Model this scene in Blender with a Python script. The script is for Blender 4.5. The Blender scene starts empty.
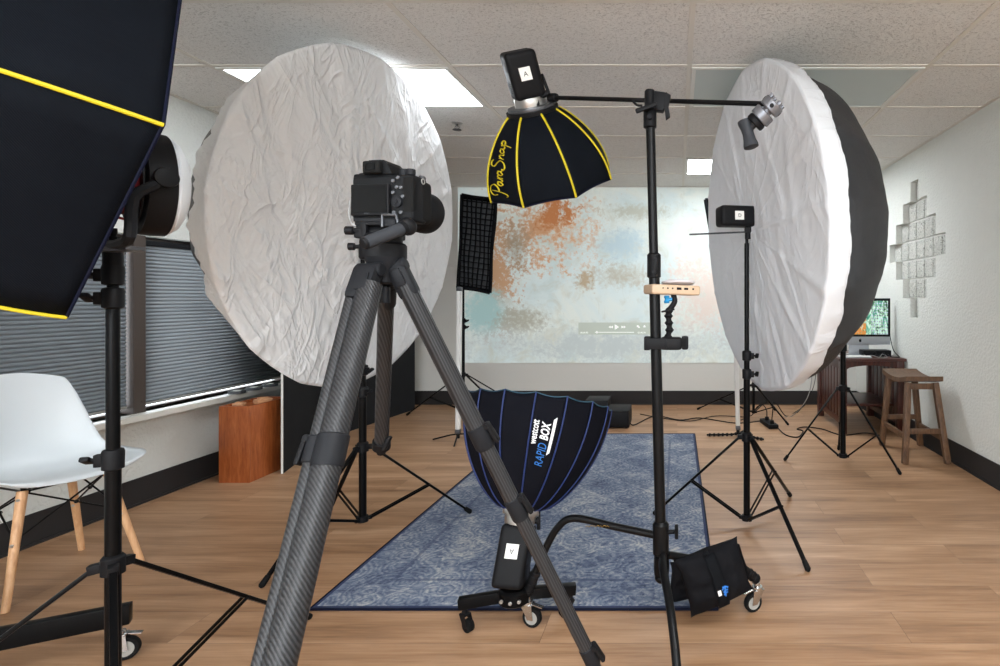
import bpy, bmesh, math, random
from mathutils import Vector, Matrix, Quaternion, noise
V = Vector
PI = math.pi
random.seed(7)
C = bpy.context.scene.collection
F, CX, CY, CAMH = 550.0, 677.0, 298.0, 1.13      # focal length in pixels, principal point, camera height
CEIL = CAMH + 1.185
XL, XR, YB, YN = -2.95, 1.905, 5.84, -2.6        # left wall, right wall, back wall, near wall


def at(px, py, Y):
    """world point seen at a pixel when it stands Y metres from the camera"""
    return V(((px - CX) * Y / F, Y, CAMH - (py - CY) * Y / F))


def fl(px, py, z=0.0):
    Y = (CAMH - z) * F / (py - CY)
    return V(((px - CX) * Y / F, Y, z))


# ------------------------------------------------------------------ materials
def lin(c):
    c = c / 255.0
    return c / 12.92 if c <= 0.04045 else ((c + 0.055) / 1.055) ** 2.4


def col(r, g, b):
    return (lin(r), lin(g), lin(b), 1.0)


MATS = {}


def mat(name, rgb=(128, 128, 128), rough=0.5, metal=0.0, bump=None, emit=None, spec=None, vary=None):
    """bump=(scale, distance) noise bump; vary=(rgb2, scale) colour mottling"""
    m = bpy.data.materials.new(name)
    m.use_nodes = True
    nt = m.node_tree
    b = nt.nodes['Principled BSDF']
    b.inputs['Base Color'].default_value = col(*rgb)
    b.inputs['Roughness'].default_value = rough
    b.inputs['Metallic'].default_value = metal
    if spec is None and metal == 0 and max(rgb) < 60:
        spec = 0.13
    if spec is not None:
        b.inputs['Specular IOR Level'].default_value = spec
    if emit:
        b.inputs['Emission Color'].default_value = col(*emit[0])
        b.inputs['Emission Strength'].default_value = emit[1]
    tc = None
    if bump or vary:
        tc = nt.nodes.new('ShaderNodeTexCoord')
    if bump:
        n = nt.nodes.new('ShaderNodeTexNoise')
        n.inputs['Scale'].default_value = bump[0]
        n.inputs['Detail'].default_value = 4
        nt.links.new(tc.outputs['Object'], n.inputs['Vector'])
        bp = nt.nodes.new('ShaderNodeBump')
        bp.inputs['Distance'].default_value = bump[1]
        nt.links.new(n.outputs['Fac'], bp.inputs['Height'])
        nt.links.new(bp.outputs['Normal'], b.inputs['Normal'])
    if vary:
        n = nt.nodes.new('ShaderNodeTexNoise')
        n.inputs['Scale'].default_value = vary[1]
        n.inputs['Detail'].default_value = 5
        nt.links.new(tc.outputs['Object'], n.inputs['Vector'])
        mx = nt.nodes.new('ShaderNodeMix')
        mx.data_type = 'RGBA'
        mx.inputs[6].default_value = col(*rgb)
        mx.inputs[7].default_value = col(*vary[0])
        nt.links.new(n.outputs['Fac'], mx.inputs[0])
        nt.links.new(mx.outputs[2], b.inputs['Base Color'])
    MATS[name] = m
    return m


class NT:
    """tiny helper for longer node trees"""
    def __init__(s, name, rough=0.6):
        s.m = bpy.data.materials.new(name)
        s.m.use_nodes = True
        s.t = s.m.node_tree
        s.b = s.t.nodes['Principled BSDF']
        s.b.inputs['Roughness'].default_value = rough
        s.tc = s.n('ShaderNodeTexCoord')
        MATS[name] = s.m

    def n(s, kind, **kw):
        x = s.t.nodes.new(kind)
        for k, v in kw.items():
            setattr(x, k, v)
        return x

    def l(s, a, b):
        s.t.links.new(a, b)

    def val(s, x, sock):
        if isinstance(x, (int, float)):
            sock.default_value = x
        elif isinstance(x, tuple):
            sock.default_value = x
        else:
            s.l(x, sock)

    def math(s, op, a, b=0.0, c=0.0, clamp=False):
        x = s.n('ShaderNodeMath', operation=op, use_clamp=clamp)
        s.val(a, x.inputs[0])
        s.val(b, x.inputs[1])
        s.val(c, x.inputs[2])
        return x.outputs[0]

    def mapping(s, scale=(1, 1, 1), loc=(0, 0, 0), rot=(0, 0, 0), src=None):
        x = s.n('ShaderNodeMapping')
        x.inputs['Scale'].default_value = scale
        x.inputs['Location'].default_value = loc
        x.inputs['Rotation'].default_value = rot
        s.l(src or s.tc.outputs['Object'], x.inputs[0])
        return x.outputs[0]

    def noise(s, vec, scale=5.0, detail=4.0, rough=0.55, dist=0.0):
        x = s.n('ShaderNodeTexNoise')
        x.inputs['Scale'].default_value = scale
        x.inputs['Detail'].default_value = detail
        x.inputs['Roughness'].default_value = rough
        x.inputs['Distortion'].default_value = dist
        s.l(vec, x.inputs['Vector'])
        return x.outputs['Fac']

    def ramp(s, fac, stops):
        x = s.n('ShaderNodeValToRGB')
        e = x.color_ramp.elements
        while len(e) < len(stops):
            e.new(0.5)
        for i, (p, c) in enumerate(stops):
            e[i].position = p
            e[i].color = c if len(c) == 4 else col(*c)
        s.l(fac, x.inputs[0])
        return x.outputs[0]

    def mix(s, fac, a, b, mode='MIX'):
        x = s.n('ShaderNodeMix', data_type='RGBA', blend_type=mode)
        s.val(fac, x.inputs[0])
        s.val(col(*a) if isinstance(a, tuple) else a, x.inputs[6])
        s.val(col(*b) if isinstance(b, tuple) else b, x.inputs[7])
        return x.outputs[2]

    def bump(s, h, dist, strength=1.0):
        x = s.n('ShaderNodeBump')
        x.inputs['Distance'].default_value = dist
        x.inputs['Strength'].default_value = strength
        s.l(h, x.inputs['Height'])
        s.l(x.outputs[0], s.b.inputs['Normal'])

    def color(s, c):
        s.l(c, s.b.inputs['Base Color'])

    def xyz(s, vec=None):
        x = s.n('ShaderNodeSeparateXYZ')
        s.l(vec or s.tc.outputs['Object'], x.inputs[0])
        return x.outputs


mat('black_metal', (15, 15, 16), 0.34, 0.0, spec=0.16)
mat('black_paint', (11, 11, 12), 0.28, 0.0, spec=0.10)
mat('black_plastic', (20, 20, 22), 0.5)
mat('dark_grey_plastic', (28, 29, 32), 0.5)
mat('grey_metal', (92, 94, 98), 0.4, 0.7)
mat('silver', (190, 190, 188), 0.3, 0.9)
mat('chrome', (205, 205, 205), 0.2, 1.0)
mat('rubber', (18, 18, 18), 0.75)
mat('wheel_grey', (150, 148, 142), 0.6)
mat('white_paper', (232, 232, 228), 0.8)
mat('ink', (25, 25, 28), 0.8)
mat('yellow_piping', (200, 180, 18), 0.6)
mat('blue_piping', (18, 40, 92), 0.6)
mat('navy_piping', (13, 17, 36), 0.6)
mat('teal_piping', (26, 66, 84), 0.6)
mat('white_lettering', (225, 228, 230), 0.7)
mat('blue_lettering', (40, 110, 190), 0.7)
mat('red_anodised', (120, 22, 26), 0.35, 0.5)
mat('white_diffuser', (222, 228, 234), 0.5)
mat('white_tube', (222, 222, 220), 0.4)
mat('shell_plastic', (216, 222, 226), 0.38, bump=(300, 0.0002))
mat('blue_knob', (20, 120, 170), 0.4)
mat('beige_case', (186, 160, 134), 0.5)
mat('pale_lilac', (214, 210, 216), 0.4)
mat('screen_glass', (6, 6, 8), 0.08)
mat('aluminium', (176, 180, 186), 0.35, 0.6)
mat('black_board', (30, 31, 33), 0.85, vary=((38, 39, 41), 6))
mat('board_edge', (225, 225, 220), 0.8)
mat('baseboard_vinyl', (48, 46, 46), 0.55)
mat('frame_brown', (70, 60, 54), 0.5)
mat('sill_white', (222, 220, 212), 0.35)
mat('frame_white', (215, 215, 210), 0.5)
mat('grid_white', (214, 210, 202), 0.6)
mat('cable_black', (24, 24, 26), 0.5)
mat('cable_grey', (150, 150, 150), 0.5)
mat('peach_block', (200, 150, 110), 0.6)
mat('duct_tape', (70, 74, 78), 0.5)
mat('brass', (150, 120, 60), 0.35, 0.9)
mat('camera_black', (17, 18, 20), .48, bump=(500, .0003))
mat('grip_silver', (118, 119, 124), .4, .6)
mat('grey_handle', (52, 54, 58), .5)


def fabric(name, rgb, rgb2, weave=900.0, wr=0.0015, rough=0.75):
    n = NT(name, rough)
    o = n.tc.outputs['Object']
    w = n.n('ShaderNodeTexWave', wave_type='BANDS', bands_direction='DIAGONAL')
    w.inputs['Scale'].default_value = weave / 6
    w.inputs['Distortion'].default_value = 1.0
    n.l(o, w.inputs[0])
    f = n.noise(o, 9, 5, 0.6)
    big = n.noise(o, 3.5, 3, 0.5, 0.6)
    h = n.math('ADD', n.math('MULTIPLY', w.outputs['Fac'], 0.12), n.math('MULTIPLY', big, 6.0))
    n.bump(h, wr)
    n.color(n.mix(f, rgb, rgb2))
    n.b.inputs['Specular IOR Level'].default_value = 0.05 if name != 'umbrella_black' else 0.4
    return n.m


fabric('black_fabric', (14, 15, 17), (22, 23, 26))
fabric('navy_fabric', (12, 14, 19), (19, 23, 29), 700)
fabric('rapid_fabric', (13, 14, 19), (20, 21, 28))
fabric('umbrella_black', (34, 35, 38), (50, 51, 54), 1100, 0.004, 0.5)
fabric('bag_fabric', (17, 17, 19), (25, 25, 28), 1200, 0.002)


def sock(name, rgb, rough, sheen, amp, radial):
    """white umbrella cloth: local z is the umbrella axis, creases run out from the middle"""
    n = NT(name, rough)
    x, y, z = n.xyz()
    ang = n.math('ARCTAN2', y, x)
    r = n.math('SQRT', n.math('ADD', n.math('MULTIPLY', x, x), n.math('MULTIPLY', y, y)))
    cmb = n.n('ShaderNodeCombineXYZ')
    n.l(n.math('MULTIPLY', ang, radial), cmb.inputs[0])
    n.l(n.math('MULTIPLY', r, 2.2), cmb.inputs[1])
    n.l(n.math('MULTIPLY', z, 3.0), cmb.inputs[2])
    a = n.noise(cmb.outputs[0], 2.0, 4, 0.5, 0.3)
    o = n.tc.outputs['Object']
    # long slanting creases: coordinate across the slant is scaled up
    sl = n.mapping((6.0, 1.8, 2.0), src=n.mapping(rot=(0, 0, math.radians(-30))))
    b = n.noise(sl, 1.0, 3, 0.5, 0.9)
    sl2 = n.mapping((9.0, 3.6, 3.0), src=n.mapping(rot=(0, 0, math.radians(14))))
    b2 = n.noise(sl2, 1.0, 3, 0.5, 1.2)
    ridge = n.math('POWER', n.math('SUBTRACT', 1.0, n.math('MULTIPLY', n.math('ABSOLUTE', n.math('SUBTRACT', b, 0.5)), 7.0), clamp=True), 1.6)
    ridge2 = n.math('POWER', n.math('SUBTRACT', 1.0, n.math('MULTIPLY', n.math('ABSOLUTE', n.math('SUBTRACT', b2, 0.5)), 8.0), clamp=True), 1.6)
    a2 = n.math('ABSOLUTE', n.math('SUBTRACT', a, 0.5))
    h = n.math('ADD', n.math('MULTIPLY', a2, 0.8), n.math('ADD', n.math('MULTIPLY', ridge, 0.34), n.math('MULTIPLY', ridge2, 0.2)))
    n.bump(h, amp)
    n.b.inputs['Base Color'].default_value = col(*rgb)
    tr = n.n('ShaderNodeBsdfTranslucent')
    tr.inputs[0].default_value = col(*rgb)
    mx = n.n('ShaderNodeMixShader')
    mx.inputs[0].default_value = 0.06
    n.l(n.b.outputs[0], mx.inputs[1])
    n.l(tr.outputs[0], mx.inputs[2])
    out = [q for q in n.t.nodes if q.type == 'OUTPUT_MATERIAL'][0]
    n.l(mx.outputs[0], out.inputs[0])
    return n.m


sock('cotton_sock', (226, 227, 228), 0.85, 0, 0.020, 2.2)
sock('satin_sock', (218, 220, 224), 0.45, 0, 0.006, 1.6)


def carbon(name):
    n = NT(name, 0.35)
    w = n.n('ShaderNodeTexWave', wave_type='BANDS', bands_direction='DIAGONAL')
    w.inputs['Scale'].default_value = 85
    w.inputs['Distortion'].default_value = 0.6
    n.l(n.mapping((1.0, 1.0, 0.6)), w.inputs[0])
    n.color(n.ramp(w.outputs['Fac'], [(0.3, (30, 30, 31)), (0.7, (52, 52, 54))]))
    n.bump(w.outputs['Fac'], 0.0004)
    return n


carbon('carbon_fibre').b.inputs['Specular IOR Level'].default_value = 0.25


def wood(name, a, b, c, scale=(1, 1, 1), rough=0.5, gs=9.0):
    n = NT(name, rough)
    v = n.mapping(scale)
    g = n.noise(v, gs, 6, 0.6, 0.4)
    f = n.noise(n.mapping(tuple(q * 4 for q in scale)), gs, 3, 0.5)
    k = n.math('ADD', n.math('MULTIPLY', g, 0.75), n.math('MULTIPLY', f, 0.25))
    n.color(n.ramp(k, [(0.33, a), (0.5, b), (0.68, c)]))
    n.bump(g, 0.0006)


wood('cherry_wood', (134, 66, 30), (162, 86, 42), (184, 108, 60), (6, 6, .7), 0.4)
wood('beech_wood', (196, 146, 104), (214, 166, 122), (226, 184, 142), (6, 6, 0.8), 0.45)
wood('desk_wood', (44, 18, 12), (66, 28, 18), (88, 42, 28), (5, 5, 1), 0.35)
wood('desk_top_wood', (52, 26, 22), (74, 40, 34), (92, 54, 46), (1, 6, 5), 0.35)
wood('stool_wood', (62, 42, 28), (92, 64, 42), (112, 82, 56), (5, 5, 1), 0.5)


def floor_mat():
    n = NT('floor_planks', 0.42)
    o = n.tc.outputs['Object']
    br = n.n('ShaderNodeTexBrick')
    br.offset = 0.37
    br.inputs['Scale'].default_value = 1.0
    br.inputs['Brick Width'].default_value = 1.22
    br.inputs['Row Height'].default_value = 0.18
    br.inputs['Mortar Size'].default_value = 0.0011
    br.inputs['Mortar Smooth'].default_value = 0.4
    br.inputs['Color1'].default_value = (0.0, 0.0, 0.0, 1)
    br.inputs['Color2'].default_value = (1, 1, 1, 1)
    br.inputs['Mortar'].default_value = (0.4, 0.4, 0.4, 1)
    n.l(o, br.inputs[0])
    sx, sy, sz = n.xyz()
    cm = n.n('ShaderNodeCombineXYZ')
    n.l(n.math('MULTIPLY', sx, 0.9), cm.inputs[0])
    n.l(n.math('MULTIPLY', sy, 9.0), cm.inputs[1])
    bw = n.n('ShaderNodeSeparateColor')
    n.l(br.outputs['Color'], bw.inputs[0])
    n.l(n.math('MULTIPLY', bw.outputs[0], 13.0), cm.inputs[2])
    g1 = n.noise(cm.outputs[0], 1.15, 5, 0.6, 0.7)
    cm2 = n.n('ShaderNodeCombineXYZ')
    n.l(n.math('MULTIPLY', sx, 3.0), cm2.inputs[0])
    n.l(n.math('MULTIPLY', sy, 60.0), cm2.inputs[1])
    n.l(n.math('MULTIPLY', bw.outputs[0], 7.0), cm2.inputs[2])
    g2 = n.noise(cm2.outputs[0], 1.5, 4, 0.6, 0.2)
    k = n.math('ADD', n.math('MULTIPLY', g1, 0.7), n.math('MULTIPLY', g2, 0.3))
    k = n.math('ADD', k, n.math('MULTIPLY', n.math('SUBTRACT', bw.outputs[0], 0.5), 0.07))
    c = n.ramp(k, [(0.30, FLOORC[0]), (0.46, FLOORC[1]), (0.60, FLOORC[2]), (0.74, FLOORC[3])])
    c = n.mix(n.math('MULTIPLY', br.outputs['Fac'], 0.55), c, (70, 50, 38))
    n.color(c)
    n.bump(n.math('SUBTRACT', g2, n.math('MULTIPLY', br.outputs['Fac'], 1.0)), 0.0008)


FLOORC = [(120, 88, 63), (154, 117, 86), (176, 139, 107), (196, 161, 130)]
floor_mat()


def wall_mat(name, rgb):
    n = NT(name, 0.85)
    o = n.tc.outputs['Object']
    a = n.noise(o, 55, 3, 0.5)
    b = n.noise(o, 14, 3, 0.5)
    h = n.math('ADD', n.ramp(a, [(0.42, (0, 0, 0, 1)), (0.6, (1, 1, 1, 1))]), n.math('MULTIPLY', b, 0.4))
    n.bump(h, 0.0016)
    n.color(n.mix(b, rgb, tuple(q - 5 for q in rgb)))


wall_mat('wall_paint', (216, 218, 213))
mat('back_wall_paint', (214, 213, 208), 0.8, bump=(20, 0.001))


def ceiling_mat():
    n = NT('ceiling_tiles', 0.95)
    o = n.tc.outputs['Object']
    v1 = n.noise(n.mapping((1, 1.7, 1)), 88, 2, 0.6, 1.0)
    v2 = n.noise(o, 220, 1, 0.5)
    pits = n.ramp(v1, [(0.36, (1, 1, 1, 1)), (0.41, (0, 0, 0, 1))])
    pin = n.ramp(v2, [(0.32, (1, 1, 1, 1)), (0.38, (0, 0, 0, 1))])
    p = n.math('MAXIMUM', pits, n.math('MULTIPLY', pin, 0.55))
    big = n.noise(o, 1.2, 2)
    base = n.mix(big, (222, 221, 218), (229, 228, 225))
    n.color(n.mix(n.math('MULTIPLY', p, 0.5), base, (130, 124, 118)))
    n.bump(n.math('SUBTRACT', 1.0, p), 0.0015)


ceiling_mat()


def rug_mat():
    n = NT('rug_pile', 0.95)
    o = n.tc.outputs['Object']
    x, y, z = n.xyz()
    d = n.noise(o, 3.2, 6, 0.68, 0.5)
    fine = n.noise(o, 50, 4, 0.75, 0.5)
    thread = n.noise(n.mapping((12, 160, 1)), 1.0, 2, 0.6)
    # curling ornament
    vo = n.n('ShaderNodeTexVoronoi', feature='F1')
    vo.inputs['Scale'].default_value = 9.0
    n.l(o, vo.inputs['Vector'])
    rings = n.math('SINE', n.math('MULTIPLY', n.math('ADD', vo.outputs['Distance'], n.math('MULTIPLY', fine, 0.25)), 38.0))
    # diagonal lattice
    lat = n.math('ABSOLUTE', n.math('SINE', n.math('MULTIPLY', n.math('ADD', x, y), 9.0)))
    lat2 = n.math('ABSOLUTE', n.math('SINE', n.math('MULTIPLY', n.math('SUBTRACT', x, y), 9.0)))
    ll = n.math('LESS_THAN', n.math('MINIMUM', lat, lat2), 0.12)
    k = n.math('ADD', n.math('MULTIPLY', d, 0.62), n.math('MULTIPLY', fine, 0.58))
    k = n.math('ADD', k, n.math('MULTIPLY', rings, 0.05))
    k = n.math('ADD', k, n.math('MULTIPLY', ll, 0.045))
    k = n.math('ADD', k, n.math('MULTIPLY', n.math('SUBTRACT', thread, 0.5), 0.22))
    c = n.ramp(k, [(0.40, (48, 58, 82)), (0.53, (78, 90, 114)), (0.65, (118, 126, 140)), (0.80, (172, 170, 166))])
    # border band: rug spans local x +-HX, y +-HY
    ex = n.math('SUBTRACT', RUGH[0], n.math('ABSOLUTE', x))
    ey = n.math('SUBTRACT', RUGH[1], n.math('ABSOLUTE', y))
    e = n.math('MINIMUM', ex, ey)
    band = n.math('LESS_THAN', e, 0.014)
    c = n.mix(band, c, (34, 46, 78))
    band2 = n.math('MULTIPLY', n.math('LESS_THAN', n.math('ABSOLUTE', n.math('SUBTRACT', e, 0.2)), 0.008), 0.6)
    c = n.mix(band2, c, (56, 68, 96))
    n.color(c)
    n.bump(fine, 0.003)


RUGH = (0.735, 1.28)
rug_mat()


def blind_mat():
    n = NT('blind_cloth', 0.8)
    n.b.inputs['Base Color'].default_value = col(140, 148, 154)
    f = n.noise(n.mapping((30, 1, 200)), 4, 2)
    n.bump(f, 0.0005)


blind_mat()


def glassblock_mat():
    n = NT('glass_block', 0.18)
    o = n.tc.outputs['Object']
    v = n.noise(o, 24, 2, 0.5, 3.0)
    n.b.inputs['Base Color'].default_value = col(196, 198, 194)
    n.color(n.ramp(v, [(0.38, (150, 152, 146)), (0.48, (236, 236, 230)), (0.58, (176, 178, 172)), (0.66, (230, 230, 224))]))
    n.bump(v, 0.012)
    n.b.inputs['Transmission Weight'].default_value = 0.08
    n.b.inputs['IOR'].default_value = 1.3


glassblock_mat()


def picture_mat():
    """the projected weathered-plaster picture; local x to the right, local z up, origin at its lower left"""
    n = NT('projected_picture', 0.8)
    o = n.tc.outputs['Object']
    x, y, z = n.xyz()
    big = n.noise(o, 1.4, 6, 0.62, 0.5)
    med = n.noise(o, 4.5, 7, 0.65, 0.8)
    fine = n.noise(o, 22, 5, 0.7, 0.3)
    base = n.ramp(big, [(0.3, (208, 226, 226)), (0.45, (226, 240, 240)), (0.6, (238, 245, 238)), (0.75, (212, 230, 230))])
    # faint grey-brown marbling
    marb = n.math('MULTIPLY', n.ramp(med, [(0.52, (0, 0, 0, 1)), (0.68, (1, 1, 1, 1))]), 0.55)
    c = n.mix(marb, base, (206, 206, 190))

    def blob(cx, cz, rx, rz, lo=0.9, wob=1.3):
        dx = n.math('DIVIDE', n.math('SUBTRACT', x, cx), rx)
        dz = n.math('DIVIDE', n.math('SUBTRACT', z, cz), rz)
        d = n.math('SQRT', n.math('ADD', n.math('MULTIPLY', dx, dx), n.math('MULTIPLY', dz, dz)))
        d = n.math('ADD', d, n.math('MULTIPLY', n.math('SUBTRACT', med, 0.5), wob * 2))
        d = n.math('ADD', d, n.math('MULTIPLY', n.math('SUBTRACT', fine, 0.5), wob * 2.2))
        return n.math('SUBTRACT', 1.0, n.math('MULTIPLY', d, lo), clamp=True)

    def add(c, f, rgb, k=1.0):
        return n.mix(n.math('MULTIPLY', f, k, clamp=True), c, rgb)
    c = add(c, blob(0.95, 1.42, 0.58, 0.42, 1.0, 1.8), (228, 198, 168), 1.4)
    c = add(c, blob(0.82, 1.42, 0.40, 0.36, 1.0, 2.2), (218, 168, 128), 1.0)
    c = add(c, blob(0.40, 0.95, 0.24, 0.6, 1.0, 2.0), (214, 172, 136), 1.6)
    c = add(c, blob(0.62, 1.25, 0.14, 0.3), (176, 160, 138), 1.0)
    c = add(c, blob(1.05, 1.62, 0.2, 0.2, 1.0, 2.0), (204, 134, 84), 1.3)
    c = add(c, blob(0.28, 0.55, 0.3, 0.28, 1.0, 0.7), (186, 222, 222), 2.0)
    c = add(c, blob(1.75, 1.25, 0.3, 0.2, 1.0, 0.7), (198, 220, 228), 1.6)
    c = add(c, blob(1.75, 0.92, 0.36, 0.13), (200, 198, 184), 1.1)
    c = add(c, blob(1.35, 0.85, 0.12, 0.1), (196, 178, 150), 1.6)
    c = add(c, blob(0.7, 0.45, 0.28, 0.16), (190, 190, 176), 1.4)
    c = add(c, blob(1.9, 1.6, 0.4, 0.1), (204, 208, 196), 1.4)
    c = add(c, blob(2.7, 0.75, 0.5, 0.5), (236, 222, 212), 1.4)
    c = add(c, blob(1.6, 0.18, 1.6, 0.2), (206, 216, 216), 1.2)
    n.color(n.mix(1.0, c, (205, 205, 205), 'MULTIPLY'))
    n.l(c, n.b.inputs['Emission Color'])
    n.b.inputs['Emission Strength'].default_value = 0.27  # projector's light is put into the panel's own colour and glow


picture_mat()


def imac_mat():
    n = NT('monitor_picture', 0.3)
    o = n.tc.outputs['Object']
    x, y, z = n.xyz()
    a = n.noise(n.mapping((14, 1, 5)), 1.8, 4, 0.6, 1.0)
    b = n.noise(o, 30, 3, 0.6)
    c = n.ramp(a, [(0.3, (14, 60, 30)), (0.42, (40, 120, 70)), (0.52, (200, 225, 210)), (0.62, (60, 150, 120)), (0.75, (20, 70, 60))])
    tree = n.math('MULTIPLY', n.math('LESS_THAN', n.math('ABSOLUTE', n.math('ADD', x, 0.0)), 0.05), n.math('GREATER_THAN', b, 0.42))
    c = n.mix(tree, c, (196, 130, 60))
    gx = n.math('FRACT', n.math('MULTIPLY', x, 45.0))
    gz = n.math('FRACT', n.math('MULTIPLY', z, 38.0))
    pal = n.math('MULTIPLY', n.math('MULTIPLY', n.math('GREATER_THAN', gx, 0.35), n.math('GREATER_THAN', gz, 0.4)), n.math('GREATER_THAN', x, 0.09))
    c = n.mix(n.math('MULTIPLY', pal, 0.8), c, n.ramp(b, [(0.4, (20, 26, 40)), (0.6, (190, 200, 220))]))
    n.color(c)
    n.l(c, n.b.inputs['Emission Color'])
    n.b.inputs['Emission Strength'].default_value = 0.5


imac_mat()
mat('light_panel', (245, 245, 245), 0.6, emit=((244, 250, 255), 9.0))
mat('added_fill_panel', (245, 245, 245), 0.6, emit=((244, 250, 255), 19.0))  # glow of the unseen ceiling panels added to brighten the room
mat('unlit_panel', (180, 190, 188), 0.45)
mat('small_lit_panel', (245, 245, 245), 0.6, emit=((244, 250, 255), 18.0))

# ------------------------------------------------------------------ mesh building


def frame_z(d, up=None):
    """rotation matrix whose z axis is d"""
    z = V(d).normalized()
    u = V(up) if up is not None else (V((0, 0, 1)) if abs(z.z) < 0.95 else V((0, 1, 0)))
    x = u.cross(z)
    if x.length < 1e-6:
        x = V((1, 0, 0)).cross(z)
    x.normalize()
    y = z.cross(x)
    return Matrix((x, y, z)).transposed()


class MB:
    def __init__(s):
        s.v, s.f, s.m, s.mi = [], [], [], 0

    def add(s, vs, fs):
        b = len(s.v)
        s.v += [V(q) for q in vs]
        s.f += [tuple(b + i for i in f) for f in fs]
        s.m += [s.mi] * len(fs)
        return s

    def box(s, c, size, rot=None, bev=0.0, seg=2):
        bm = bmesh.new()
        bmesh.ops.create_cube(bm, size=1.0)
        for q in bm.verts:
            q.co = V((q.co.x * size[0], q.co.y * size[1], q.co.z * size[2]))
        if bev > 0:
            bmesh.ops.bevel(bm, geom=list(bm.edges), offset=min(bev, min(size) * 0.45), segments=seg, profile=0.6, affect='EDGES')
        R = rot if rot is not None else Matrix.Identity(3)
        bm.verts.index_update()
        s.add([R @ q.co + V(c) for q in bm.verts], [[q.index for q in f.verts] for f in bm.faces])
        bm.free()
        return s

    def bar(s, p0, p1, w, h, up=(0, 0, 1), bev=0.0):
        """box from p0 to p1, w across, h along up"""
        p0, p1 = V(p0), V(p1)
        y = (p1 - p0).normalized()
        x = y.cross(V(up))
        if x.length < 1e-5:
            x = y.cross(V((1, 0, 0)))
        x.normalize()
        z = x.cross(y)
        return s.box((p0 + p1) / 2, (w, (p1 - p0).length, h), Matrix((x, y, z)).transposed(), bev)

    def lathe(s, prof, o=(0, 0, 0), d=(0, 0, 1), n=24, cap=True, up=None, sx=1.0, sy=1.0):
        """prof: list of (radius, height along d)"""
        R = frame_z(d, up)
        vs, fs = [], []
        for r, h in prof:
            for k in range(n):
                a = 2 * PI * k / n
                vs.append(R @ V((r * sx * math.cos(a), r * sy * math.sin(a), h)) + V(o))
        for i in range(len(prof) - 1):
            for k in range(n):
                fs.append((i * n + k, i * n + (k + 1) % n, (i + 1) * n + (k + 1) % n, (i + 1) * n + k))
        if cap:
            if prof[0][0] > 1e-5:
                fs.append(tuple(range(n))[::-1])
            if prof[-1][0] > 1e-5:
                fs.append(tuple((len(prof) - 1) * n + k for k in range(n)))
        return s.add(vs, fs)

    def cyl(s, p0, p1, r0, r1=None, n=16, up=None, ch=0.0):
        p0, p1 = V(p0), V(p1)
        r1 = r0 if r1 is None else r1
        L = (p1 - p0).length
        pr = [(r0, 0), (r1, L)]
        if ch > 0:
            pr = [(r0 - ch, 0), (r0, ch), (r1, L - ch), (r1 - ch, L)]
        return s.lathe(pr, p0, p1 - p0, n, True, up)

    def tube(s, pts, r, n=10, sub=0, flat=1.0):
        pts = [V(p) for p in pts]
        if sub:
            P, out = pts, []
            for i in range(len(P) - 1):
                a = P[max(i - 1, 0)]
                b, c_ = P[i], P[i + 1]
                d = P[min(i + 2, len(P) - 1)]
                for k in range(sub):
                    t = k / sub
                    out.append(0.5 * ((2 * b) + (c_ - a) * t + (2 * a - 5 * b + 4 * c_ - d) * t * t + (-a + 3 * b - 3 * c_ + d) * t ** 3))
            out.append(P[-1])
            pts = out
        N = len(pts)
        rr = r if isinstance(r, (list, tuple)) else [r] * N
        if len(rr) != N:
            rr = [rr[0] + (rr[-1] - rr[0]) * i / (N - 1) for i in range(N)]
        tg = [(pts[min(i + 1, N - 1)] - pts[max(i - 1, 0)]).normalized() for i in range(N)]
        R = frame_z(tg[0])
        x = R.col[0].copy()
        vs, fs = [], []
        for i in range(N):
            x = (x - tg[i] * x.dot(tg[i])).normalized()
            y = tg[i].cross(x)
            for k in range(n):
                a = 2 * PI * k / n
                vs.append(pts[i] + rr[i] * (math.cos(a) * x + flat * math.sin(a) * y))
        for i in range(N - 1):
            for k in range(n):
                fs.append((i * n + k, i * n + (k + 1) % n, (i + 1) * n + (k + 1) % n, (i + 1) * n + k))
        fs.append(tuple(range(n))[::-1])
        fs.append(tuple((N - 1) * n + k for k in range(n)))
        return s.add(vs, fs)

    def ball(s, c, r, sc=(1, 1, 1), n=16, rot=None):
        R = rot if rot is not None else Matrix.Identity(3)
        m = n // 2
        vs, fs = [], []
        for i in range(1, m):
            th = PI * i / m
            for k in range(n):
                a = 2 * PI * k / n
                vs.append(V(c) + R @ V((r * sc[0] * math.sin(th) * math.cos(a), r * sc[1] * math.sin(th) * math.sin(a), r * sc[2] * math.cos(th))))
        for i in range(m - 2):
            for k in range(n):
                fs.append((i * n + k, (i + 1) * n + k, (i + 1) * n + (k + 1) % n, i * n + (k + 1) % n))
        t = len(vs)
        vs.append(V(c) + R @ V((0, 0, r * sc[2])))
        vs.append(V(c) - R @ V((0, 0, r * sc[2])))
        for k in range(n):
            fs.append((t, k, (k + 1) % n))
            fs.append((t + 1, (m - 2) * n + (k + 1) % n, (m - 2) * n + k))
        return s.add(vs, fs)

    def grid(s, fn, nu, nv, closed_u=False):
        vs = [fn(i / (nu if closed_u else nu - 1), j / (nv - 1)) for i in range(nu) for j in range(nv)]
        fs = []
        for i in range(nu if closed_u else nu - 1):
            for j in range(nv - 1):
                a, b = i * nv + j, ((i + 1) % nu) * nv + j
                fs.append((a, b, b + 1, a + 1))
        return s.add(vs, fs)

    def slab(s, pts, off):
        """polygon pts extruded by vector off"""
        n = len(pts)
        a = [V(p) for p in pts]
        b = [p + V(off) for p in a]
        fs = [tuple(range(n))[::-1], tuple(range(n, 2 * n))]
        for k in range(n):
            fs.append((k, (k + 1) % n, n + (k + 1) % n, n + k))
        return s.add(a + b, fs)

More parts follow.
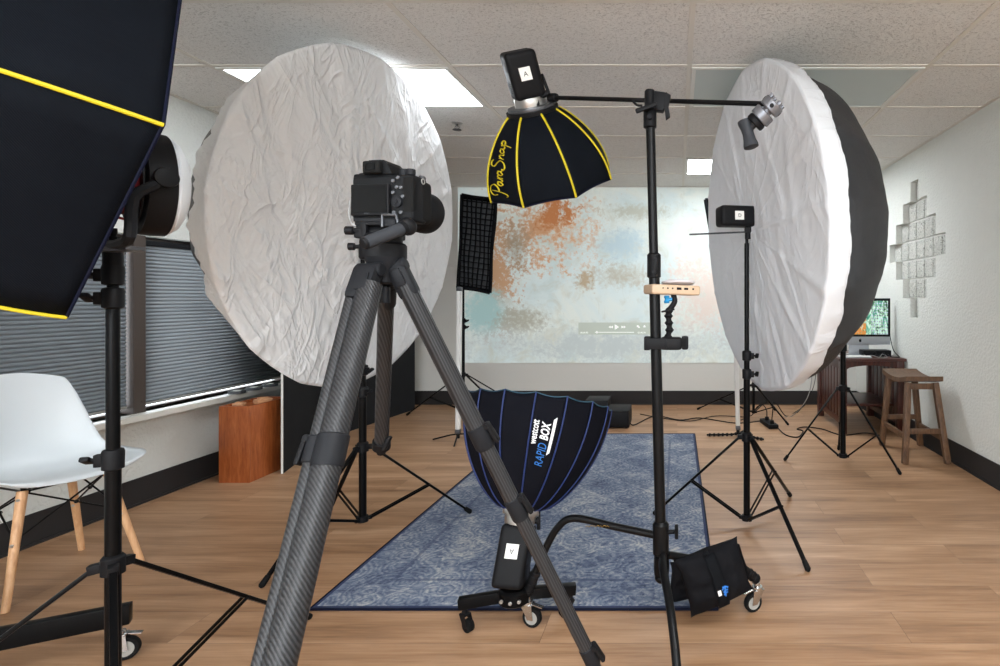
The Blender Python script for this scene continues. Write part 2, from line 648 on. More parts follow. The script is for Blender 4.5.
    def torus(s, c, d, R, r, n=28, m=8, a0=0.0, a1=2 * PI):
        M = frame_z(d)
        full = abs(a1 - a0 - 2 * PI) < 1e-4
        pts = [V(c) + M @ V((R * math.cos(a0 + (a1 - a0) * k / n), R * math.sin(a0 + (a1 - a0) * k / n), 0)) for k in range(n + 1)]
        return s.tube(pts, r, m)


ORG = {}


def build(name, mb, mats, parent=None, loc=None, rotm=None, smooth=True, angle=35, solid=None):
    """ONE mesh object from mb (world coordinates); parent keeps it in place; rotm: local frame for shading"""
    me = bpy.data.meshes.new(name)
    if isinstance(mb, MB):
        vs, fs, ms = mb.v, mb.f, mb.m
    base = ORG[parent.name] if parent is not None else V((0, 0, 0))
    own = V(loc) if loc is not None else (base.copy() if parent is not None else V((0, 0, 0)))
    R = rotm if rotm is not None else Matrix.Identity(3)
    Ri = R.transposed()
    me.from_pydata([Ri @ (p - own) for p in vs], [], fs)
    if not isinstance(mats, (list, tuple)):
        mats = [mats]
    for m in mats:
        me.materials.append(MATS[m])
    if len(mats) > 1:
        me.polygons.foreach_set('material_index', ms)
    bm = bmesh.new()
    bm.from_mesh(me)
    bmesh.ops.recalc_face_normals(bm, faces=bm.faces)
    bm.to_mesh(me)
    bm.free()
    if smooth:
        me.shade_smooth()
        me.set_sharp_from_angle(angle=math.radians(angle))
    me.update()
    o = bpy.data.objects.new(name, me)
    C.objects.link(o)
    o.location = own - base
    if rotm is not None:
        o.rotation_mode = 'QUATERNION'
        o.rotation_quaternion = R.to_quaternion()
    if parent is not None:
        o.parent = parent
    ORG[o.name] = own
    if solid:
        md = o.modifiers.new('solid', 'SOLIDIFY')
        md.thickness = solid
        md.offset = 0
    return o


def tag(o, label, cat, group=None, kind=None):
    if label:
        o['label'] = label
    if cat:
        o['category'] = cat
    if group:
        o['group'] = group
    if kind:
        o['kind'] = kind
    return o


def thing(name, loc, label, cat, group=None):
    o = bpy.data.objects.new(name, None)
    o.empty_display_size = 0.05
    C.objects.link(o)
    o.location = V(loc)
    ORG[o.name] = V(loc)
    return tag(o, label, cat, group)


def struct(name, mb, mats, parent=None, **kw):
    o = build(name, mb, mats, parent, **kw)
    o['kind'] = 'structure'
    return o


def text_mesh(txt, size, shear=0.0, extrude=0.0, bold=0.0, spacing=1.0):
    """returns (verts2d, faces, width) of lettering laid from x=0, baseline y=0"""
    cu = bpy.data.curves.new('lettering_curve', 'FONT')
    cu.body = txt
    cu.size = size
    cu.shear = shear
    cu.offset = bold
    cu.space_character = spacing
    cu.resolution_u = 3
    ob = bpy.data.objects.new('lettering_curve', cu)
    C.objects.link(ob)
    dg = bpy.context.evaluated_depsgraph_get()
    me = bpy.data.meshes.new_from_object(ob.evaluated_get(dg))
    vs = [(q.co.x, q.co.y) for q in me.vertices]
    fs = [tuple(p.vertices) for p in me.polygons]
    bpy.data.objects.remove(ob)
    bpy.data.curves.remove(cu)
    bpy.data.meshes.remove(me)
    w = max(v[0] for v in vs)
    return vs, fs, w


def put_text(mb, txt, size, fn, **kw):
    """map lettering through fn(x, y) -> world point"""
    vs, fs, w = text_mesh(txt, size, **kw)
    mb.add([fn(x, y) for x, y in vs], fs)
    return w


def planar(o, ux, uy):
    o, ux, uy = V(o), V(ux).normalized(), V(uy).normalized()
    return lambda x, y: o + ux * x + uy * y
# ------------------------------------------------------------------ the room
def plain(name, boxes, m, **kw):
    b = MB()
    for c0, c1 in boxes:
        c0, c1 = V(c0), V(c1)
        b.box((c0 + c1) / 2, c1 - c0)
    return struct(name, b, m, smooth=False, **kw)


WT = 0.16
plain('floor', [((XL - .2, YN - .2, -0.1), (XR + .2, YB + .2, 0))], 'floor_planks')
ceil = plain('ceiling', [((XL - .2, YN - .2, CEIL), (XR + .2, YB + .2, CEIL + .1))], 'ceiling_tiles')
plain('wall_back', [((XL - .2, YB, 0), (XR + .2, YB + WT, CEIL))], 'back_wall_paint')
NW = (-2.2, 1.3, .75, 2.15)      # unseen window opening, added behind the viewpoint for frontal fill light
plain('wall_near', [((XL - .2, YN - WT, 0), (XR + .2, YN, NW[2])), ((XL - .2, YN - WT, NW[3]), (XR + .2, YN, CEIL)),
                    ((XL - .2, YN - WT, NW[2]), (NW[0], YN, NW[3])), ((NW[1], YN - WT, NW[2]), (XR + .2, YN, NW[3]))], 'wall_paint')
plain('added_fill_window', [((NW[0], YN - .1, NW[2]), (NW[1], YN - .05, NW[2] + .05)), ((NW[0], YN - .1, NW[3] - .05), (NW[1], YN - .05, NW[3])),
                   ((NW[0], YN - .1, NW[2]), (NW[0] + .05, YN - .05, NW[3])), ((NW[1] - .05, YN - .1, NW[2]), (NW[1], YN - .05, NW[3])), ((-.475, YN - .1, NW[2]), (-.425, YN - .05, NW[3]))], 'frame_white')
la = bpy.data.lights.new('added_fill_light', 'AREA')  # added area lamp outside the unseen opening, soft frontal fill
la.shape = 'RECTANGLE'
la.size, la.size_y = NW[1] - NW[0], NW[3] - NW[2]
la.energy = 68
la.color = (0.95, 0.98, 1.0)
lo = bpy.data.objects.new('added_fill_light', la)
C.objects.link(lo)
lo.location = ((NW[0] + NW[1]) / 2, YN - .13, (NW[2] + NW[3]) / 2)
lo.rotation_euler = (PI / 2, 0, 0)
# ceiling T-bars
b = MB()
gx = [0.063 + 1.22 * k for k in (-2, -1, 0, 1)]
gy = [2.80 + 0.61 * k for k in range(-9, 5)]
for x in gx:
    b.box((x, (YN + YB) / 2, CEIL - .002), (.024, YB - YN, .006))
for y in gy:
    b.box(((XL + XR) / 2, y, CEIL - .0015), (XR - XL, .022, .005))
for x in (XL + .012, XR - .012):
    b.box((x, (YN + YB) / 2, CEIL - .002), (.024, YB - YN, .004))
struct('trim_1', b, 'grid_white', smooth=False)

# left wall with its window opening
WY0, WY1, WZ0, WZ1 = -0.6, 4.22, 0.50, 1.475
plain('wall_left', [((XL - WT, YN, 0), (XL, YB, WZ0)), ((XL - WT, YN, WZ1), (XL, YB, CEIL)),
                    ((XL - WT, YN, WZ0), (XL, WY0, WZ1)), ((XL - WT, WY1, WZ0), (XL, YB, WZ1))], 'wall_paint')
# right wall with the stepped opening of the glass blocks
GB_Y, GB_Z, BW, BH = 4.415, 1.522, 0.1464, 0.157
rows = [1, 3, 5, 7, 5, 3, 1]
y0, y1, z0, z1 = GB_Y - 3.5 * BW, GB_Y + 3.5 * BW, GB_Z - 3.5 * BH, GB_Z + 3.5 * BH
bx = [((XR, YN, 0), (XR + WT, YB, z0)), ((XR, YN, z1), (XR + WT, YB, CEIL)), ((XR, YN, z0), (XR + WT, y0, z1)), ((XR, y1, z0), (XR + WT, YB, z1))]
for i, n in enumerate(rows):
    a, c_ = z0 + (6 - i) * BH, z0 + (7 - i) * BH
    if n < 7:
        bx.append(((XR, y0, a), (XR + WT, GB_Y - n * BW / 2, c_)))
        bx.append(((XR, GB_Y + n * BW / 2, a), (XR + WT, y1, c_)))
plain('wall_right', bx, 'wall_paint')
b = MB()
for i, n in enumerate(rows):
    zc = z0 + (6.5 - i) * BH
    b.box((XR + .085, GB_Y, zc), (.05, n * BW - .001, BH))
w2 = struct('window_2', b, 'frame_white', loc=(XR + .1, GB_Y, GB_Z), smooth=False)
w2['label'] = 'stepped diamond shaped window of patterned glass blocks'
for i, n in enumerate(rows):
    zc = z0 + (6.5 - i) * BH
    for k in range(n):
        g = MB()
        g.box((XR + .062, GB_Y + (k - (n - 1) / 2) * BW, zc), (.03, BW - .012, BH - .014), bev=.006)
        build('glass_block', g, 'glass_block', w2)

# baseboards
for nm, c0, c1 in (('baseboard_left', (XL, YN, 0), (XL + .008, YB, .145)), ('baseboard_right', (XR - .008, YN, 0), (XR, YB, .145)), ('baseboard_back', (XL, YB - .008, 0), (XR, YB, .145))):
    bb = plain(nm, [(c0, c1)], 'baseboard_vinyl')
    c0, c1 = V(c0), V(c1)
    if nm == 'baseboard_back':
        ex = [((XL, YB - .016, 0), (XR, YB - .008, .012))]
    elif nm == 'baseboard_left':
        ex = [((XL + .008, YN, 0), (XL + .018, YB, .012))]
    else:
        ex = [((XR - .018, YN, 0), (XR - .008, YB, .012))]
    plain('cove', ex, 'baseboard_vinyl', parent=bb)

# left window: frame, post, glass and two pleated blinds
b = MB()
for (a0, a1) in (((XL - .10, WY0, WZ0), (XL - .06, WY1, WZ0 + .012)), ((XL - .10, WY0, WZ1 - .03), (XL - .06, WY1, WZ1)),
                 ((XL - .10, WY0, WZ0), (XL - .06, WY0 + .05, WZ1)), ((XL - .10, WY1 - .05, WZ0), (XL - .015, WY1, WZ1)), ((XL - .10, .8, WZ0), (XL - .06, .87, WZ1))):
    a0, a1 = V(a0), V(a1)
    b.box((a0 + a1) / 2, a1 - a0)
win = struct('window_1', b, 'frame_brown', loc=(XL - .08, 1.8, WZ0), smooth=False)
b = MB()
b.box((XL - .03, 3.015, (WZ0 + WZ1) / 2), (.07, .068, WZ1 - WZ0))
b.cyl((XL + .006, 3.03, .56), (XL + .009, 3.03, .56), .006, n=10)
build('post', b, 'frame_brown', win, smooth=False)
b = MB()
b.box((XL - .085, (WY0 + WY1) / 2, (WZ0 + WZ1) / 2), (.006, WY1 - WY0, WZ1 - WZ0))
gl = NT('window_glass', 0.05)
gl.b.inputs['Base Color'].default_value = (.02, .02, .02, 1)
_tr = gl.n('ShaderNodeBsdfTransparent')
_mx = gl.n('ShaderNodeMixShader')
_mx.inputs[0].default_value = 0.9
gl.l(gl.b.outputs[0], _mx.inputs[1])
gl.l(_tr.outputs[0], _mx.inputs[2])
gl.l(_mx.outputs[0], [q for q in gl.t.nodes if q.type == 'OUTPUT_MATERIAL'][0].inputs[0])
build('pane', b, 'window_glass', win, smooth=False)
b = MB()
b.slab([(XL - .10, WY0, WZ0 - .03), (XL + .07, WY0, WZ0 - .03), (XL + .07, WY1 + .03, WZ0 - .03), (XL - .10, WY1 + .03, WZ0 - .03)], (0, 0, .03))
sill = struct('trim_2', b, 'sill_white', smooth=False)
sill['label'] = 'white window sill'


def blind(ya, yb, label):
    t = thing('pleated_blind', (XL - .03, (ya + yb) / 2, WZ0 + .03), label, 'blind', None)
    p = .0205
    zt, zb = WZ1 - .05, WZ0 + .045
    n = int((zt - zb) / p)
    p = (zt - zb) / n
    vs = []
    for i in range(n):
        for q in range(6):
            f = q / 6
            vs.append((XL - .034 + .0085 * math.sin(PI * f) ** .6, zt - (i + f) * p))
    vs.append((XL - .034, zb))
    m = MB()
    m.grid(lambda u, v: V((vs[int(round(v * (len(vs) - 1)))][0], ya + (yb - ya) * u, vs[int(round(v * (len(vs) - 1)))][1])), 2, len(vs))
    build('pleats', m, 'blind_cloth', t, angle=60, solid=.001)
    m = MB()
    m.box((XL - .032, (ya + yb) / 2, zt + .014), (.035, yb - ya, .028), bev=.003)
    build('head_rail', m, 'dark_grey_plastic', t)
    m = MB()
    m.box((XL - .032, (ya + yb) / 2, zb - .007), (.026, yb - ya, .014), bev=.003)
    build('bottom_rail', m, 'wheel_grey', t)


blind(WY0 + .06, 2.972, 'grey pleated blind left of the brown window post, behind the white shell chair')
blind(3.058, WY1 - .06, 'grey pleated blind right of the brown window post, running behind the crumpled white umbrella')


# ------------------------------------------------------------------ ceiling fittings
def troffer(x0, y0, lens, label, group=None):
    x1, y1 = x0 + 1.22, y0 + .61
    t = thing('ceiling_light', ((x0 + x1) / 2, (y0 + y1) / 2, CEIL), label, 'ceiling light', group)
    m = MB()
    i = .013
    w = .022
    z = CEIL - .006
    for a0, a1 in (((x0 + i, y0 + i), (x1 - i, y0 + i + w)), ((x0 + i, y1 - i - w), (x1 - i, y1 - i)), ((x0 + i, y0 + i + w), (x0 + i + w, y1 - i - w)), ((x1 - i - w, y0 + i + w), (x1 - i, y1 - i - w))):
        m.box(((a0[0] + a1[0]) / 2, (a0[1] + a1[1]) / 2, z + .001), (a1[0] - a0[0], a1[1] - a0[1], .010))
    build('frame', m, 'frame_white', t, smooth=False)
    m = MB()
    m.box(((x0 + x1) / 2, (y0 + y1) / 2, z + .002), (1.22 - 2 * (i + w), .61 - 2 * (i + w), .004))
    build('diffuser', m, lens, t, smooth=False)
    return t


troffer(-2.377, 2.80, 'light_panel', 'large glowing ceiling light panel beside the crumpled white umbrella')
troffer(0.063, 2.80, 'unlit_panel', 'unlit pale ceiling light panel above the satin umbrella')
troffer(0.063, 4.64, 'small_lit_panel', 'small distant glowing ceiling light between boom pole and satin umbrella')
for x, y in ((-2.377, -1.47), (.063, -1.47), (.063, -.25)):
    troffer(x, y, 'added_fill_panel', 'unseen ceiling light panel added to brighten the room', 'unseen ceiling lights added to brighten the room')
t = thing('sprinkler_head', at(457, 122, 3.72), 'small metal fire sprinkler head hanging from the white ceiling', 'sprinkler')
p = V((t.location.x, t.location.y, CEIL))
m = MB()
m.lathe([(.036, 0), (.034, -.004), (.02, -.008), (.012, -.008)], p, n=20)
build('escutcheon', m, 'silver', t)
m = MB()
m.cyl(p + V((0, 0, -.006)), p + V((0, 0, -.022)), .008)
for s in (-1, 1):
    m.tube([p + V((s * .007, 0, -.02)), p + V((s * .014, 0, -.032)), p + V((s * .004, 0, -.046))], .0022, 6)
m.cyl(p + V((0, 0, -.022)), p + V((0, 0, -.045)), .003, n=8)
m.lathe([(.004, -.045), (.028, -.046), (.029, -.049), (.004, -.05)], p, n=16)
build('deflector', m, 'grey_metal', t)

# ------------------------------------------------------------------ projected picture
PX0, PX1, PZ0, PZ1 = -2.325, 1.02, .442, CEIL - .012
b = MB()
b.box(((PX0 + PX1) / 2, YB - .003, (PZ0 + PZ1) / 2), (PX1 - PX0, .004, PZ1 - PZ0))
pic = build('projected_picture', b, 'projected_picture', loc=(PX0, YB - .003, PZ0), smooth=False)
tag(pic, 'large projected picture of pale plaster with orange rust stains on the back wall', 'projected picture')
mat('bar_grey', (176, 184, 174), .8, emit=((176, 184, 174), .26))  # bar and icons carry the projected light as their own glow
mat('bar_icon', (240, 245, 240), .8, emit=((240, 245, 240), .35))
yb_ = YB - .0058
b = MB()
p0, p1 = at(578.5, 322.5, YB), at(653, 334.5, YB)
b.box(((p0.x + p1.x) / 2, yb_, (p0.z + p1.z) / 2), (p1.x - p0.x, .0012, p0.z - p1.z), bev=.0004)
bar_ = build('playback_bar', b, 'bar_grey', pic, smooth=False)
yi = yb_ - .0012


def pa(px, py):
    q = at(px, py, YB)
    return V((q.x, yi, q.z))


def tri(px, py, w, h, s=1):
    q = pa(px, py)
    k = YB / F
    m_ = MB()
    return [q + V((-s * w / 2 * k, 0, h / 2 * k)), q + V((s * w / 2 * k, 0, 0)), q + V((-s * w / 2 * k, 0, -h / 2 * k))]


off = V((0, -.0006, 0))
b = MB()
b.slab(tri(617, 327, 4.4, 5.4), off)
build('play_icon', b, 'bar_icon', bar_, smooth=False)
b = MB()
for dx in (0, 2.2):
    b.slab(tri(609.6 + dx, 327, 2.2, 2.8, -1), off)
build('rewind_icon', b, 'bar_icon', bar_, smooth=False)
b = MB()
for dx in (0, 2.2):
    b.slab(tri(622.6 + dx, 327, 2.2, 2.8, 1), off)
build('forward_icon', b, 'bar_icon', bar_, smooth=False)
b = MB()
q = pa(638, 326.5)
b.slab([q + V((-.012, 0, .012)), q + V((.008, 0, .012)), q + V((.008, 0, -.004)), q + V((-.012, 0, -.004))], off)
build('display_icon', b, 'bar_icon', bar_, smooth=False)
b = MB()
b.slab([q + V((0, 0, 0)), q + V((.02, 0, 0)), q + V((.02, 0, -.014)), q + V((0, 0, -.014))], off)
q = pa(644.5, 326.5)
build('display_icon', b, 'bar_icon', bar_, smooth=False)
b = MB()
b.slab([q + V((-.013, 0, -.008)), q + V((.013, 0, -.008)), q + V((.006, 0, .013)), q + V((-.006, 0, .013))], off)
build('share_icon', b, 'bar_icon', bar_, smooth=False)
b = MB()
q0, q1 = pa(595, 332.2), pa(634, 332.2)
b.box((q0 + q1) / 2, (q1.x - q0.x, .0006, .007))
q = pa(597, 332.2)
b.box(q, (.012, .0009, .026))
put_text(b, '00:00:00', .026, planar(pa(580.3, 333.4), (1, 0, 0), (0, 0, 1)), spacing=.95)
put_text(b, '-00:00:00', .026, planar(pa(637, 333.4), (1, 0, 0), (0, 0, 1)), spacing=.95)
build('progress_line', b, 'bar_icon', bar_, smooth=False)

# ------------------------------------------------------------------ rug
RC = V((-1.325 + RUGH[0], 1.99 + RUGH[1], 0))
b = MB()
b.box(RC + V((0, 0, .004)), (RUGH[0] * 2, RUGH[1] * 2, .008), bev=.003)
rug = build('rug', b, 'rug_pile', loc=RC)
tag(rug, 'distressed blue and grey patterned rug lying on the wood floor', 'rug')
b = MB()
for s in (-1, 1):
    b.box(RC + V((s * (RUGH[0] + .002), 0, .005)), (.008, RUGH[1] * 2 + .01, .009), bev=.003)
    b.box(RC + V((0, s * (RUGH[1] + .002), .005)), (RUGH[0] * 2 + .01, .008, .009), bev=.003)
build('binding', b, 'navy_piping', rug)


# ------------------------------------------------------------------ light stands
def stand(name, label, group, bx, by, bot, hub, top, feet, r=.016, collars=(), kdir=(-1, -.3), lw=.011, mats='black_paint', frac=.56, cat='light stand'):
    t = thing(name, (bx, by, 0), label, cat, group)
    kd = V((kdir[0], kdir[1], 0)).normalized()
    m = MB()
    zs = [bot] + sorted(collars) + [top]
    for i in range(len(zs) - 1):
        rr = r * (1 - .14 * i)
        m.cyl((bx, by, zs[i]), (bx, by, zs[i + 1] + (.01 if i < len(zs) - 2 else 0)), rr, n=18)
    m.lathe([(.008, 0), (.008, .02), (.006, .022), (.008, .028), (.008, .04)], (bx, by, top), n=12)
    build('column', m, mats, t)
    for i, z in enumerate(sorted(collars)):
        m = MB()
        m.lathe([(r * .95, -.03), (r * 1.35, -.027), (r * 1.4, .012), (r * 1.25, .018), (r * .9, .02)], (bx, by, z), n=20)
        m.box(V((bx, by, z - .006)) + kd * r * 1.6, (.02, .016, .03), frame_z((0, 0, 1), None) @ Matrix.Rotation(math.atan2(kd.y, kd.x), 3, 'Z') if 0 else Matrix.Rotation(math.atan2(kd.y, kd.x), 3, 'Z'), .003)
        c_ = build('collar', m, 'black_plastic', t)
        m = MB()
        a = V((bx, by, z - .004)) + kd * r * 1.4
        m.cyl(a, a + kd * .018, .005, n=10)
        sd = V((-kd.y, kd.x, 0))
        m.box(a + kd * .027, (.018, .03, .012), Matrix.Rotation(math.atan2(kd.y, kd.x), 3, 'Z') @ Matrix.Rotation(.5, 3, 'X'), .004)
        build('knob', m, 'black_plastic', c_)
    m = MB()
    m.lathe([(r * 1.02, -.022), (r * 1.5, -.02), (r * 1.5, .018), (r * 1.2, .024), (r, .025)], (bx, by, hub), n=20)
    for f in feet:
        d = V((f[0] - bx, f[1] - by, 0)).normalized()
        m.bar(V((bx, by, hub)) + d * r, V((bx, by, hub - .004)) + d * (r + .028), .02, .022, bev=.003)
    build('leg_collar', m, 'black_plastic', t)
    m = MB()
    m.lathe([(r * 1.02, -.015), (r * 1.45, -.013), (r * 1.45, .013), (r, .015)], (bx, by, bot + .015), n=18)
    for f in feet:
        d = V((f[0] - bx, f[1] - by, 0)).normalized()
        m.bar(V((bx, by, bot + .015)) + d * r, V((bx, by, bot + .015)) + d * (r + .022), .014, .016, bev=.002)
    build('brace_collar', m, 'black_plastic', t)
    for f in feet:
        F_ = V((f[0], f[1], f[2] if len(f) > 2 else 0))
        d = V((F_.x - bx, F_.y - by, 0)).normalized()
        a = V((bx, by, hub - .003)) + d * (r + .02)
        e = F_ + V((0, 0, .012))
        m = MB()
        m.bar(a, e, lw * 1.5, lw * 1.1, bev=.003)
        j = a.lerp(e, frac)
        lg = build('leg', m, mats, t)
        m = MB()
        u = (e - a).normalized()
        m.cyl(e - u * .035, e + u * .004, lw * .98, lw * 1.1, n=12, ch=.002)
        m.ball(e, lw * 1.05, n=10)
        build('rubber_foot', m, 'rubber', lg)
        m = MB()
        sd = u.cross(V((0, 0, 1))).normalized()
        a2 = V((bx, by, bot + .015)) + d * (r + .012)
        for s in (-1, 1):
            m.bar(a2 + sd * s * lw * .8, j + sd * s * lw * .8, .004, lw * .95)
        m.cyl(j - sd * lw * 1.3, j + sd * lw * 1.3, .004, n=8)
        m.cyl(a2 - sd * lw * 1.3, a2 + sd * lw * 1.3, .004, n=8)
        build('brace', m, mats, t)
    return t


GS = 'black light stands on three legs'
S_UL = stand('light_stand', 'black light stand in front of the crumpled white umbrella, behind the camera tripod', None,
             -1.46, 2.555, .09, .438, 1.46, [(-1.077, 2.86, .008), (-1.617, 2.143), (-1.75, 2.72)], .0165, (.70, .80, 1.1), (1, -.4))
S_UR = stand('light_stand', 'black light stand carrying the strobe against the satin umbrella', None,
             .345, 2.72, .03, .443, 1.40, [(.54, 2.27), (-.114, 2.84, .008), (.641, 3.12)], .0165, (.76, .85), (1, -.3), lw=.0115)
S_DK = stand('light_stand', 'black light stand in front of the dark wooden desk', None,
             1.123, 3.72, .05, .52, 1.45, [(.748, 3.81), (1.423, 3.51), (1.2, 4.08)], .0185, (.80,), (-1, -.3), lw=.011)
S_SL = stand('light_stand', 'black light stand holding the grid softbox near the black panel', None,
             -2.02, 5.2, .06, .405, 1.42, [(-2.59, 5.28), (-1.50, 5.5), (-1.88, 5.74)], .014, (.86, .92), (1, -.3), lw=.011)
S_SR = stand('light_stand', 'black light stand behind the bottom of the satin umbrella', None,
             .71, 5.1, .06, .32, 1.42, [(.21, 5.55), (.983, 4.87), (.98, 5.5)], .013, (.8,), (1, -.3), lw=.010)
S_LF = stand('light_stand', 'tall black light stand beside the white shell chair, holding the round red and black lamp', None,
             -1.333, 1.3, .10, .499, 1.255, [(-1.29, 1.93), (-1.9, 1.02), (-.885, .87)], .0148, (.754, 1.135, 1.19), (-1, -.35), lw=.0095)
# wide top sleeve of the near left stand
m = MB()
m.lathe([(.0125, 0), (.0185, .004), (.0185, .058), (.016, .064), (.012, .066)], (-1.333, 1.3, 1.20), n=20)
build('sleeve', m, 'black_plastic', S_LF)


# ------------------------------------------------------------------ parabolic umbrellas
def umbrella(label, cx, cy, cz, az, el, R, D, pw, wrap, sockm, nrib, seed, crumple, fold, gather, holex, bulge=.03):
    a = V((math.sin(az) * math.cos(el), -math.cos(az) * math.cos(el), math.sin(el)))
    RM = frame_z(a)
    cc = V((cx, cy, cz))
    t = thing('studio_umbrella', cc, label, 'umbrella')

    def poly(th):
        st = 2 * PI / nrib
        q = (th % st) - st / 2
        return .5 + .5 * math.cos(st / 2) / math.cos(q)

    def dome_r(z):       # z from 0 (rim) to -D (apex)
        return R * math.sqrt(max(0.0, 1 - (-z / D) ** pw))
    # black outer canopy
    m = MB()
    NU = nrib * 8

    def fn(u, v):
        th = 2 * PI * u
        z = -D * v
        st = 2 * PI / nrib
        q = (th % st) - st / 2
        ff = math.cos(st / 2) / math.cos(q)
        r = dome_r(z) * (.15 + .85 * ff) if v < .999 else .012
        r *= 1 - .012 * math.cos(q / (st / 2) * PI / 2) * (1 - v)
        n1 = noise.noise(V((math.cos(th) * 9, math.sin(th) * 9, z * 3 + seed)))
        return cc + RM @ V((r * math.cos(th), r * math.sin(th), z + (.016 if nrib == 16 and cx > 0 else .004) * n1 * (1 - v)))
    m.grid(fn, NU, 26, True)
    build('canopy', m, 'umbrella_black', t, loc=cc, rotm=RM, angle=50, solid=.002)
    # ribs inside the dome and their tips
    for k in range(nrib):
        th = 2 * PI * k / nrib
        m = MB()
        pts = []
        for i in range(12):
            z = -D * (i / 11) ** 1.0 * .985
            r = dome_r(z) * .985 - .004
            pts.append(cc + RM @ V((r * math.cos(th), r * math.sin(th), z)))
        m.tube(pts, .0026, 6)
        build('rib', m, 'grey_metal', t)
    # white sock: front sheet, rounded rim, wrap and gathered hem
    m = MB()
    NU, NV = 256, 84
    fr = .78

    def fs(u, v):
        th = 2 * PI * u
        st = 2 * PI / nrib
        q = (th % st) - st / 2
        sc = math.cos(st / 2) / math.cos(q)
        pl = .45 + .55 * sc
        c2, s2 = math.cos(th), math.sin(th)
        if v < fr:
            k = v / fr
            r = R * 1.006 * k
            rr = r * (1 + (pl - 1) * k ** 3)
            z = .008 + bulge * (1 - k ** 1.5)
            # creases run outwards, plus crumple
            xx, yy = rr * c2, rr * s2
            aa, bb = xx * .88 + yy * .47, -xx * .47 + yy * .88
            wv = .12 * noise.noise(V((xx * 2, yy * 2, seed)))
            nz = noise.noise(V(((aa + wv) * 5.5, bb * 1.5, seed)))
            n3 = noise.noise(V(((aa + wv) * 12, bb * 3.0, seed + 5)))
            n2 = noise.noise(V((rr * c2 * 9 + seed, rr * s2 * 9, 3.1)))
            z += fold * ((.5 - abs(nz)) * 1.2 + (.4 - abs(n3)) * .45 - .4) * min(1, k * 3) * (1 - k ** 6) + crumple * abs(n2) * (1 - k ** 6)
            z += .007 * max(0, 1 - abs(abs(q) - st / 2) / (st * .12)) * k
            # puckered hole where the strobe enters
            hx, hy = rr * c2 - holex[0], rr * s2 - holex[1]
            dd = math.hypot(hx, hy)
            z += .02 * math.exp(-(dd / .05) ** 2)
            return cc + RM @ V((rr * c2, rr * s2, z))
        k = (v - fr) / (1 - fr)
        z = .008 - wrap * k
        r = dome_r(min(0, z)) * (.3 + .7 * pl) + .010
        r *= 1 + .012 * noise.noise(V((c2 * 12, s2 * 12, seed))) * k
        g = gather * (k ** 1.5) * math.sin(th * nrib * 5 + 3 * noise.noise(V((c2 * 5, s2 * 5, 1))))
        zz = z + gather * 1.2 * k * math.cos(th * nrib) + .5 * gather * k * noise.noise(V((c2 * 8, s2 * 8, 7)))
        r += g * .4
        if k > .93:
            r -= .006
        bl = min(1, k * 8)
        return cc + RM @ V((r * c2, r * s2, zz * bl + (1 - bl) * z))
    m.grid(fs, NU, NV, True)
    build('diffusion_sock', m, sockm, t, loc=cc, rotm=RM, angle=180)
    # hem cord
    m = MB()
    pts = [fs(k / 240, .985) for k in range(241)]
    m.tube([p_ + (p_ - cc).normalized() * .001 for p_ in pts], .0022, 5)
    build('elastic_hem', m, sockm, t)
    return t, a, cc, RM


UL = umbrella('large crumpled white cotton covered umbrella behind the camera on its tripod', -1.496, 2.63, 1.489, math.radians(83), math.radians(-6), .775, .68, 1.0, .20,
              'cotton_sock', 16, 3.3, .010, .030, .013, (0, 0), .03)
UR = umbrella('large smooth white satin umbrella with black back, beside the desk', .385, 2.759, 1.464, math.radians(-77.6), math.radians(-4), .789, .57, 1.8, .095,
              'satin_sock', 16, 8.1, .004, .014, .005, (0, 0), .012)
# ------------------------------------------------------------------ strobes and softboxes
def strobe(label, head, d, face, L=.215, letter='A', turn=0, cat='studio flash', w=.092, h=.105, knob=True, lab=.35):
    """head = middle of the front flange, d = way the light leaves, face = side that carries the paper label"""
    d = V(d).normalized()
    f = V(face)
    f = (f - d * f.dot(d)).normalized()
    s = d.cross(f)
    R = Matrix((s, f, d)).transposed()
    head = V(head)
    t = thing('studio_flash', head - d * L, label, cat)
    m = MB()
    m.box(head - d * (L * .5 + .02), (w, h, L - .03), R, .02, 4)
    build('body', m, 'dark_grey_plastic' if False else 'black_plastic', t)
    m = MB()
    m.lathe([(w * .40, 0), (w * .5, .004), (w * .53, .02), (w * .53, .04), (w * .45, .043)], head - d * .042, d, n=28)
    build('silver_collar', m, 'silver', t)['label'] = 'silver collar'
    m = MB()
    m.box(head - d * (L - .012), (w * .80, h * .80, .016), R, .006)
    m.box(head - d * (L * .78), (w * 1.015, h * .62, L * .20), R, .004)
    build('battery', m, 'dark_grey_plastic', t)
    m = MB()
    m.box(head - d * (L - .003), (w * .55, h * .5, .003), R, .001)
    build('control_display', m, 'screen_glass', t)
    m = MB()
    q = head - d * (L * (.5 + .0) + .02) + f * (h * .5 + .0008) + d * (L * (lab - .5) * .6)
    m.box(q, (.042, .0012, .046), R)
    lb = build('paper_label', m, 'white_paper', t, smooth=False)
    m = MB()
    rr = Matrix.Rotation(turn, 3, f)
    ux, uy = rr @ s, rr @ d
    if abs(d.z) > .5:
        uy = d if d.z > 0 else -d
        ux = s if s.x > 0 else -s
        if turn > 3:
            ux, uy = -ux, -uy
    else:
        ux = d if d.x > 0 else -d
        uy = s if s.z > 0 else -s
    put_text(m, letter, .024, planar(q + f * .0013 - ux * .008 - uy * .008, ux, uy))
    build('letter', m, 'ink', lb, smooth=False)
    # vents
    m = MB()
    for k in range(5):
        m.box(head - d * (.065 + k * .008) + s * (w * .5), (.002, h * .5, .003), R)
        m.box(head - d * (.065 + k * .008) - s * (w * .5), (.002, h * .5, .003), R)
    build('vent', m, 'rubber', t, smooth=False)
    return t, R


